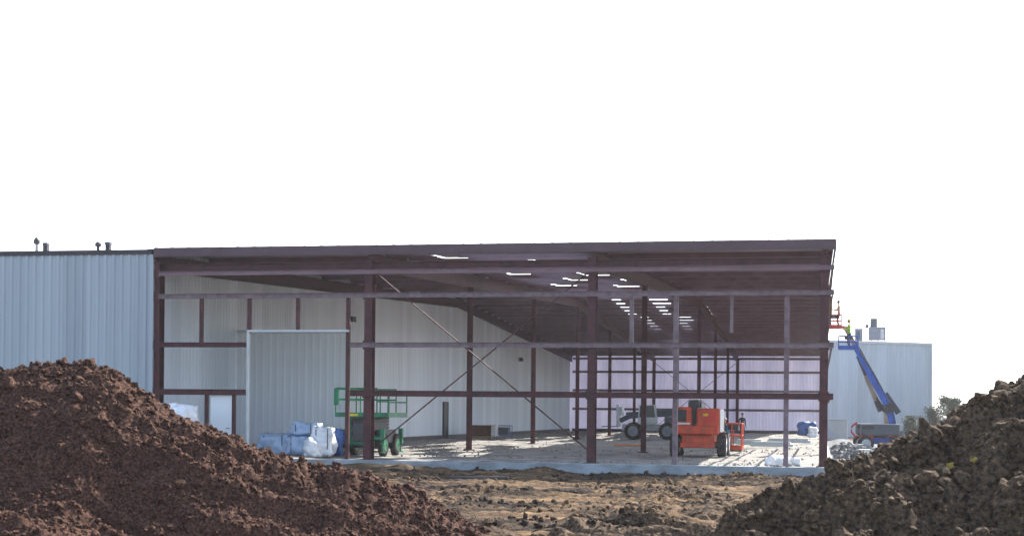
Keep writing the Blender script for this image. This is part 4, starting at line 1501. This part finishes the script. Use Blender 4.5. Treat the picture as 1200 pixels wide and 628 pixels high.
# ------------------------------------------------------------------ wrapped bundles, crates, boards and other loose things
def wrapped(loc, sx_, sy_, sz_, m, label, seed, group, rz=0.0, name='wrapped_bundle', bands=True):
    bm = bmesh.new()
    bmesh.ops.create_cube(bm, size=1)
    bmesh.ops.subdivide_edges(bm, edges=bm.edges[:], cuts=11, use_grid_fill=True)
    rs_ = Vector((seed * 3.1, seed * 1.7, seed * 0.9))
    for v in bm.verts:
        p = Vector((v.co.x * sx_, v.co.y * sy_, (v.co.z + 0.5) * sz_))
        n = v.co.normalized()
        r_ = (abs(v.co.x * 2) ** 6 + abs(v.co.y * 2) ** 6 + abs(v.co.z * 2) ** 6) ** (1 / 6)
        k = 1 / max(r_, 1e-3) if r_ > 1 else 1
        p = Vector((p.x * k, p.y * k, ((v.co.z * k) + 0.5) * sz_))
        p += n * (mnoise.noise(p * 3.0 + rs_) * 0.17 + mnoise.noise(p * 7 + rs_) * 0.08) * (0.3 if v.co.z < -0.45 else 1)
        v.co = p
    t = thing(name, label, 'bundle', loc, rz, group)
    mb_ = MB(); mb_.bm(bm)
    mb_.build('wrap', m, t, smooth=True)
    if bands:
        st = MB()
        for x in (-0.28, 0.28):
            st.bar((x * sx_, -sy_ * 0.53, 0.02), (x * sx_, -sy_ * 0.53, sz_ * 0.95), 0.03, 0.012, (0, 1, 0))
            st.bar((x * sx_, -sy_ * 0.5, sz_ * 1.03), (x * sx_, sy_ * 0.5, sz_ * 1.03), 0.03, 0.012)
        st.build('strap', M_CHAR, t)
    return t


GB = 'plastic wrapped bundles in front of the ribbed partition'
p = lambda px, Y, z=GZ: ground_at(px, Y, z)
wrapped(p(326, 53.0, 0), 1.25, 1.0, 0.78, M_BPLASTIC, 'low blue wrapped bundle at the left end of the wrapped stack', 1, GB)
wrapped(p(357, 52.6, 0), 1.15, 1.0, 0.75, M_BPLASTIC, 'blue wrapped bundle in the middle carrying a second one', 2, GB)
wrapped(p(359, 52.7, 0.75), 1.0, 0.9, 0.42, M_BPLASTIC, 'blue bundle lying on top of the middle wrapped bundle', 3, GB, 0.1)
wrapped(p(380, 52.0, 0), 0.75, 0.9, 1.05, M_PLASTIC, 'tall crumpled white wrapped bundle nearest the green lift', 4, GB, 0.15)
wrapped(p(368, 51.4, 0), 0.6, 0.6, 0.6, M_PLASTIC, 'short white wrapped sack in front of the tall white bundle', 5, GB, -0.2, bands=False)
wrapped(p(394, 53.2, 0), 0.5, 0.6, 0.95, M_TARP, 'dark blue wrapped bundle tucked behind the tall white one', 6, GB, bands=False)
GI = 'white rolls by the left end column'
for px, dz, lab in ((196, 0.0, 'white wrapped roll behind the soil heap beside the corner column'), (216, -0.05, 'white wrapped roll behind the soil heap nearest the narrow grey door')):
    wrapped(p(px, 47.6, GZ), 0.72, 1.2, at(px, 474, 47.6).z - GZ + dz, M_PLASTIC, lab, px, GI, bands=False)

# crate by the far side wall with a dark machine next to it
pc = p(568, 94.5, 0.0)
cr = thing('timber_crate', 'brown topped timber crate with a pale end near the side wall', 'crate', pc)
c = MB()
for k in range(4):
    c.box((-0.72, -0.5, 0.14 + k * 0.13), (0.55, -0.46, 0.25 + k * 0.13))
c.box((-0.70, -0.45, 0.14), (0.53, 0.5, 0.66))
c.build('body', M_RUST, cr)
MB().box((-0.80, -0.58, 0.662), (0.58, 0.55, 0.84), 0.01).build('lid', M_RUST, cr)
MB().box((0.555, -0.56, 0.14), (0.86, 0.5, 0.90), 0.02).build('end_panel', M_WTRIM, cr)
MB().box((-0.72, -0.5, 0.0), (0.55, 0.5, 0.135)).build('skid', M_WOOD, cr)
pm = p(590, 95.0, 0.0)
ge = thing('generator', 'small dark blue generator standing right of the timber crate', 'generator', pm)
MB().box((-0.42, -0.35, 0.28), (0.42, 0.35, 0.72), 0.06).build('housing', M_DKGREY, ge)
f = MB()
for x in (-0.5, 0.5):
    for y in (-0.38, 0.38):
        f.tube([(x, y, 0.0), (x, y, 0.82)], 0.025, 8)
    f.tube([(x, -0.38, 0.82), (x, 0.38, 0.82)], 0.025, 8)
for y in (-0.38, 0.38):
    f.tube([(-0.5, y, 0.25), (0.5, y, 0.25)], 0.025, 8)
    f.tube([(-0.5, y, 0.82), (0.5, y, 0.82)], 0.025, 8)
f.build('tube_frame', M_TARP, ge)

# tarp-covered stack and a white block at the rear right
wrapped(p(946, 126, 0.0), 1.5, 1.2, 1.15, M_TARP, 'blue tarpaulin heaped over material at the foot of the rear wall', 30, None, bands=False, name='tarp_stack')
wrapped(p(953, 118, 0.0), 0.7, 0.7, 0.75, M_PLASTIC, 'white sack on the floor just in front of the blue tarpaulin', 31, None, bands=False, name='white_sack')
# orange plank
tag(MB().box((-0.72, -0.15, 0), (0.72, 0.15, 0.10), 0.02).build('orange_board', M_ORBOARD, None, p(736, 76, 0.03), rz=0.05),
    'bright orange board lying on the floor near the telehandler', 'board')
# white bags near the slab edge
for k, (px, hh, lab) in enumerate(((902, 0.26, 'white bag on the slab edge, leftmost of the row'), (914, 0.24, 'white bag on the slab edge against the thin pale post'),
                                   (932, 0.20, 'flattened white bag on the slab edge, closest to the corner column'))):
    wrapped(p(px, 50.6 + 0.2 * k, 0.0), 0.36, 0.42, hh, M_PLASTIC, lab, 40 + k, 'white bags by the front edge of the slab', bands=False, name='white_bag')
pp = MB().tube([(-0.85, 0, 0.07), (0.1, 0.02, 0.06), (0.9, -0.03, 0.09)], 0.055, 12)  # thin dark bar for a dark line on the earth
pq = p(561, 42.6, GZ + 0.10)
tag(pp.build('dark_bar', M_CHAR, None, pq, smooth=True), 'thin dark bar lying on the bare earth in front of the slab', 'pipe')
for px, Y, ln, rz_, lab in ((640, 48.2, 2.6, 0.05, 'longer timber form board lying on the earth along the slab edge'), (760, 47.6, 1.7, -0.12, 'shorter timber form board lying on the earth by the slab edge')):
    tag(MB().box((-ln / 2, -0.09, 0), (ln / 2, 0.09, 0.045), 0.004).build('form_board', M_WOOD, None, p(px, Y, GZ + 0.05), rz=rz_), lab, 'board', 'form boards by the slab')
# boards and sheet stacks on the floor
rr = random.Random(9)
brd = [(905, 80, 2.2, 'pale plank'), (925, 92, 2.6, 'long pale plank'), (880, 86, 1.6, 'short plank')]
for px, Y, ln, kind_ in brd:
    o_ = MB().box((-ln / 2, -0.3, 0), (ln / 2, 0.3, 0.14), 0.01)
    o_.box((-ln / 2 + 0.1, -0.22, 0.142), (ln / 2 - 0.15, 0.24, 0.26), 0.01)
    labs = {905: 'stack of pale sheets on the floor, nearest the slab edge', 925: 'longest stack of pale sheets on the floor near the rear right', 880: 'shortest stack of pale sheets on the floor, behind the orange lift basket'}
    tag(o_.build('sheet_stack', M_LGREY, None, p(px, Y, 0.02), rz=rr.uniform(-0.2, 0.2)), labs[px], 'sheet stack', 'stacks of pale sheets on the floor')

# grey cabinet and rubble right of the frame
oc = p(981, 128, GZ)
cbx = thing('utility_cabinet', 'pale grey utility cabinet at the foot of the far building', 'cabinet', oc)
MB().box((-0.85, -0.5, 0.12), (0.85, 0.5, 1.75), 0.03).build('cabinet_body', M_LGREY, cbx)
MB().box((-0.95, -0.6, 0.0), (0.95, 0.6, 0.118)).build('plinth', M_CONC, cbx)
MB().box((-0.9, -0.56, 1.752), (0.9, 0.56, 1.83), 0.01).build('lid', M_LGREY, cbx)
for s in (-0.42, 0.42):
    MB().box((s - 0.38, -0.52, 0.25), (s + 0.38, -0.503, 1.65)).build('door', M_LGREY, cbx)
rs = np.random.default_rng(77)
n = 900
xx = rs.uniform(0.7, 4.2, n); yy = rs.uniform(50, 92, n)
ssz = 0.05 + 0.22 * rs.uniform(0, 1, n) ** 3
tag(scatter('rubble', np.stack([xx, yy, GZ + 0.12 + ssz * 0.2 + 0.25 * np.exp(-((xx - 1.6) / 0.7) ** 2)], -1), ssz, CL_M, M_RUBBLE, 78), 'grey stone rubble strewn beside the right edge of the slab', 'rubble', kind='stuff')
xs2 = np.linspace(0.52, 6.5, 60); ys3 = np.linspace(49.2, 120, 260)
XX, YY = np.meshgrid(xs2, ys3)
ZZ = GZ + 0.06 + 0.25 * np.exp(-((XX - 1.6) / 0.8) ** 2) + 0.18 * fbm(XX * 0.8, YY * 0.8, 4, 300) - 0.25 * np.clip((XX - 5.5), 0, 1) - 0.25 * np.clip((50.2 - YY), 0, 1)
tag(grid_mesh('gravel_verge', XX, YY, ZZ, M_RUBBLE), kind='structure')
for px, Y, lab in ((1003, 76, 'pale concrete block lying on rubble, nearer of the two beside the frame'), (996, 90, 'pale concrete block lying on rubble, farther of the two beside the frame')):
    o_ = MB().box((-0.75, -0.35, 0), (0.75, 0.35, 0.30), 0.03)
    o_.box((-0.5, -0.352, 0.08), (-0.3, -0.351, 0.2))
    tag(o_.build('concrete_block', M_LGREY, None, p(px, Y, GZ + 0.15), rz=0.15), lab, 'block', 'concrete blocks beside the frame')


# ------------------------------------------------------------------ trees behind the right heap
def tree(px, Y, top_y, wpx, label, seed, name='evergreen_tree', nleaf=9000):
    rs_ = random.Random(seed)
    b = p(px, Y, GZ)
    H = at(px, top_y, Y).z - GZ
    Rr = wpx / 2 / FPX * Y
    t = thing(name, label, 'tree', b, group='evergreen trees behind the clay heap')
    tr = MB()
    tr.tube([(0, 0, 0), (0.05, 0, H * 0.3), (-0.04, 0.05, H * 0.6), (0, 0, H * 0.88)], [0.16, 0.12, 0.08, 0.02], 8)
    ends = []
    for k in range(30):
        z = H * rs_.uniform(0.12, 0.9)
        a_ = rs_.uniform(0, 6.283)
        rad = Rr * (1.05 - 0.75 * (z / H) ** 1.6) * rs_.uniform(0.5, 1.05)
        e = Vector((math.cos(a_) * rad, math.sin(a_) * rad, z + rs_.uniform(0.05, 0.4)))
        tr.tube([(0, 0, z * 0.9), e * 0.5 + Vector((0, 0, z * 0.45)), e], [0.05, 0.035, 0.012], 5)
        ends.append(e); ends.append(e * 0.6 + Vector((0, 0, z * 0.4)))
    tr.build('trunk', M_BARK, t)
    cos, fcs = [], []
    for k in range(nleaf):
        e = rs_.choice(ends)
        c = e + Vector((rs_.gauss(0, 0.26), rs_.gauss(0, 0.26), rs_.gauss(0, 0.22)))
        c.z = min(c.z, H * 1.02)
        a1 = Vector((rs_.gauss(0, 1), rs_.gauss(0, 1), rs_.gauss(0, 1))).normalized() * rs_.uniform(0.05, 0.12)
        a2 = a1.cross(Vector((rs_.gauss(0, 1), rs_.gauss(0, 1), rs_.gauss(0, 1)))).normalized() * rs_.uniform(0.03, 0.06)
        i = len(cos)
        cos += [c - a1, c + a2, c + a1, c - a2]
        fcs.append((i, i + 1, i + 2, i + 3))
    np_mesh('crown', np.array([v[:] for v in cos]), np.array(fcs), M_LEAF, t)
    return t


tree(1112, 165, 463, 36, 'dark evergreen tree showing above the clay heap right of the far building', 3)
tree(1093, 150, 477, 20, 'shorter evergreen just left of the dark tree and below the building corner', 5, nleaf=3000)
tree(1070, 140, 488, 26, 'low evergreen bush in front of the far building behind the blue lift', 8, nleaf=3000)
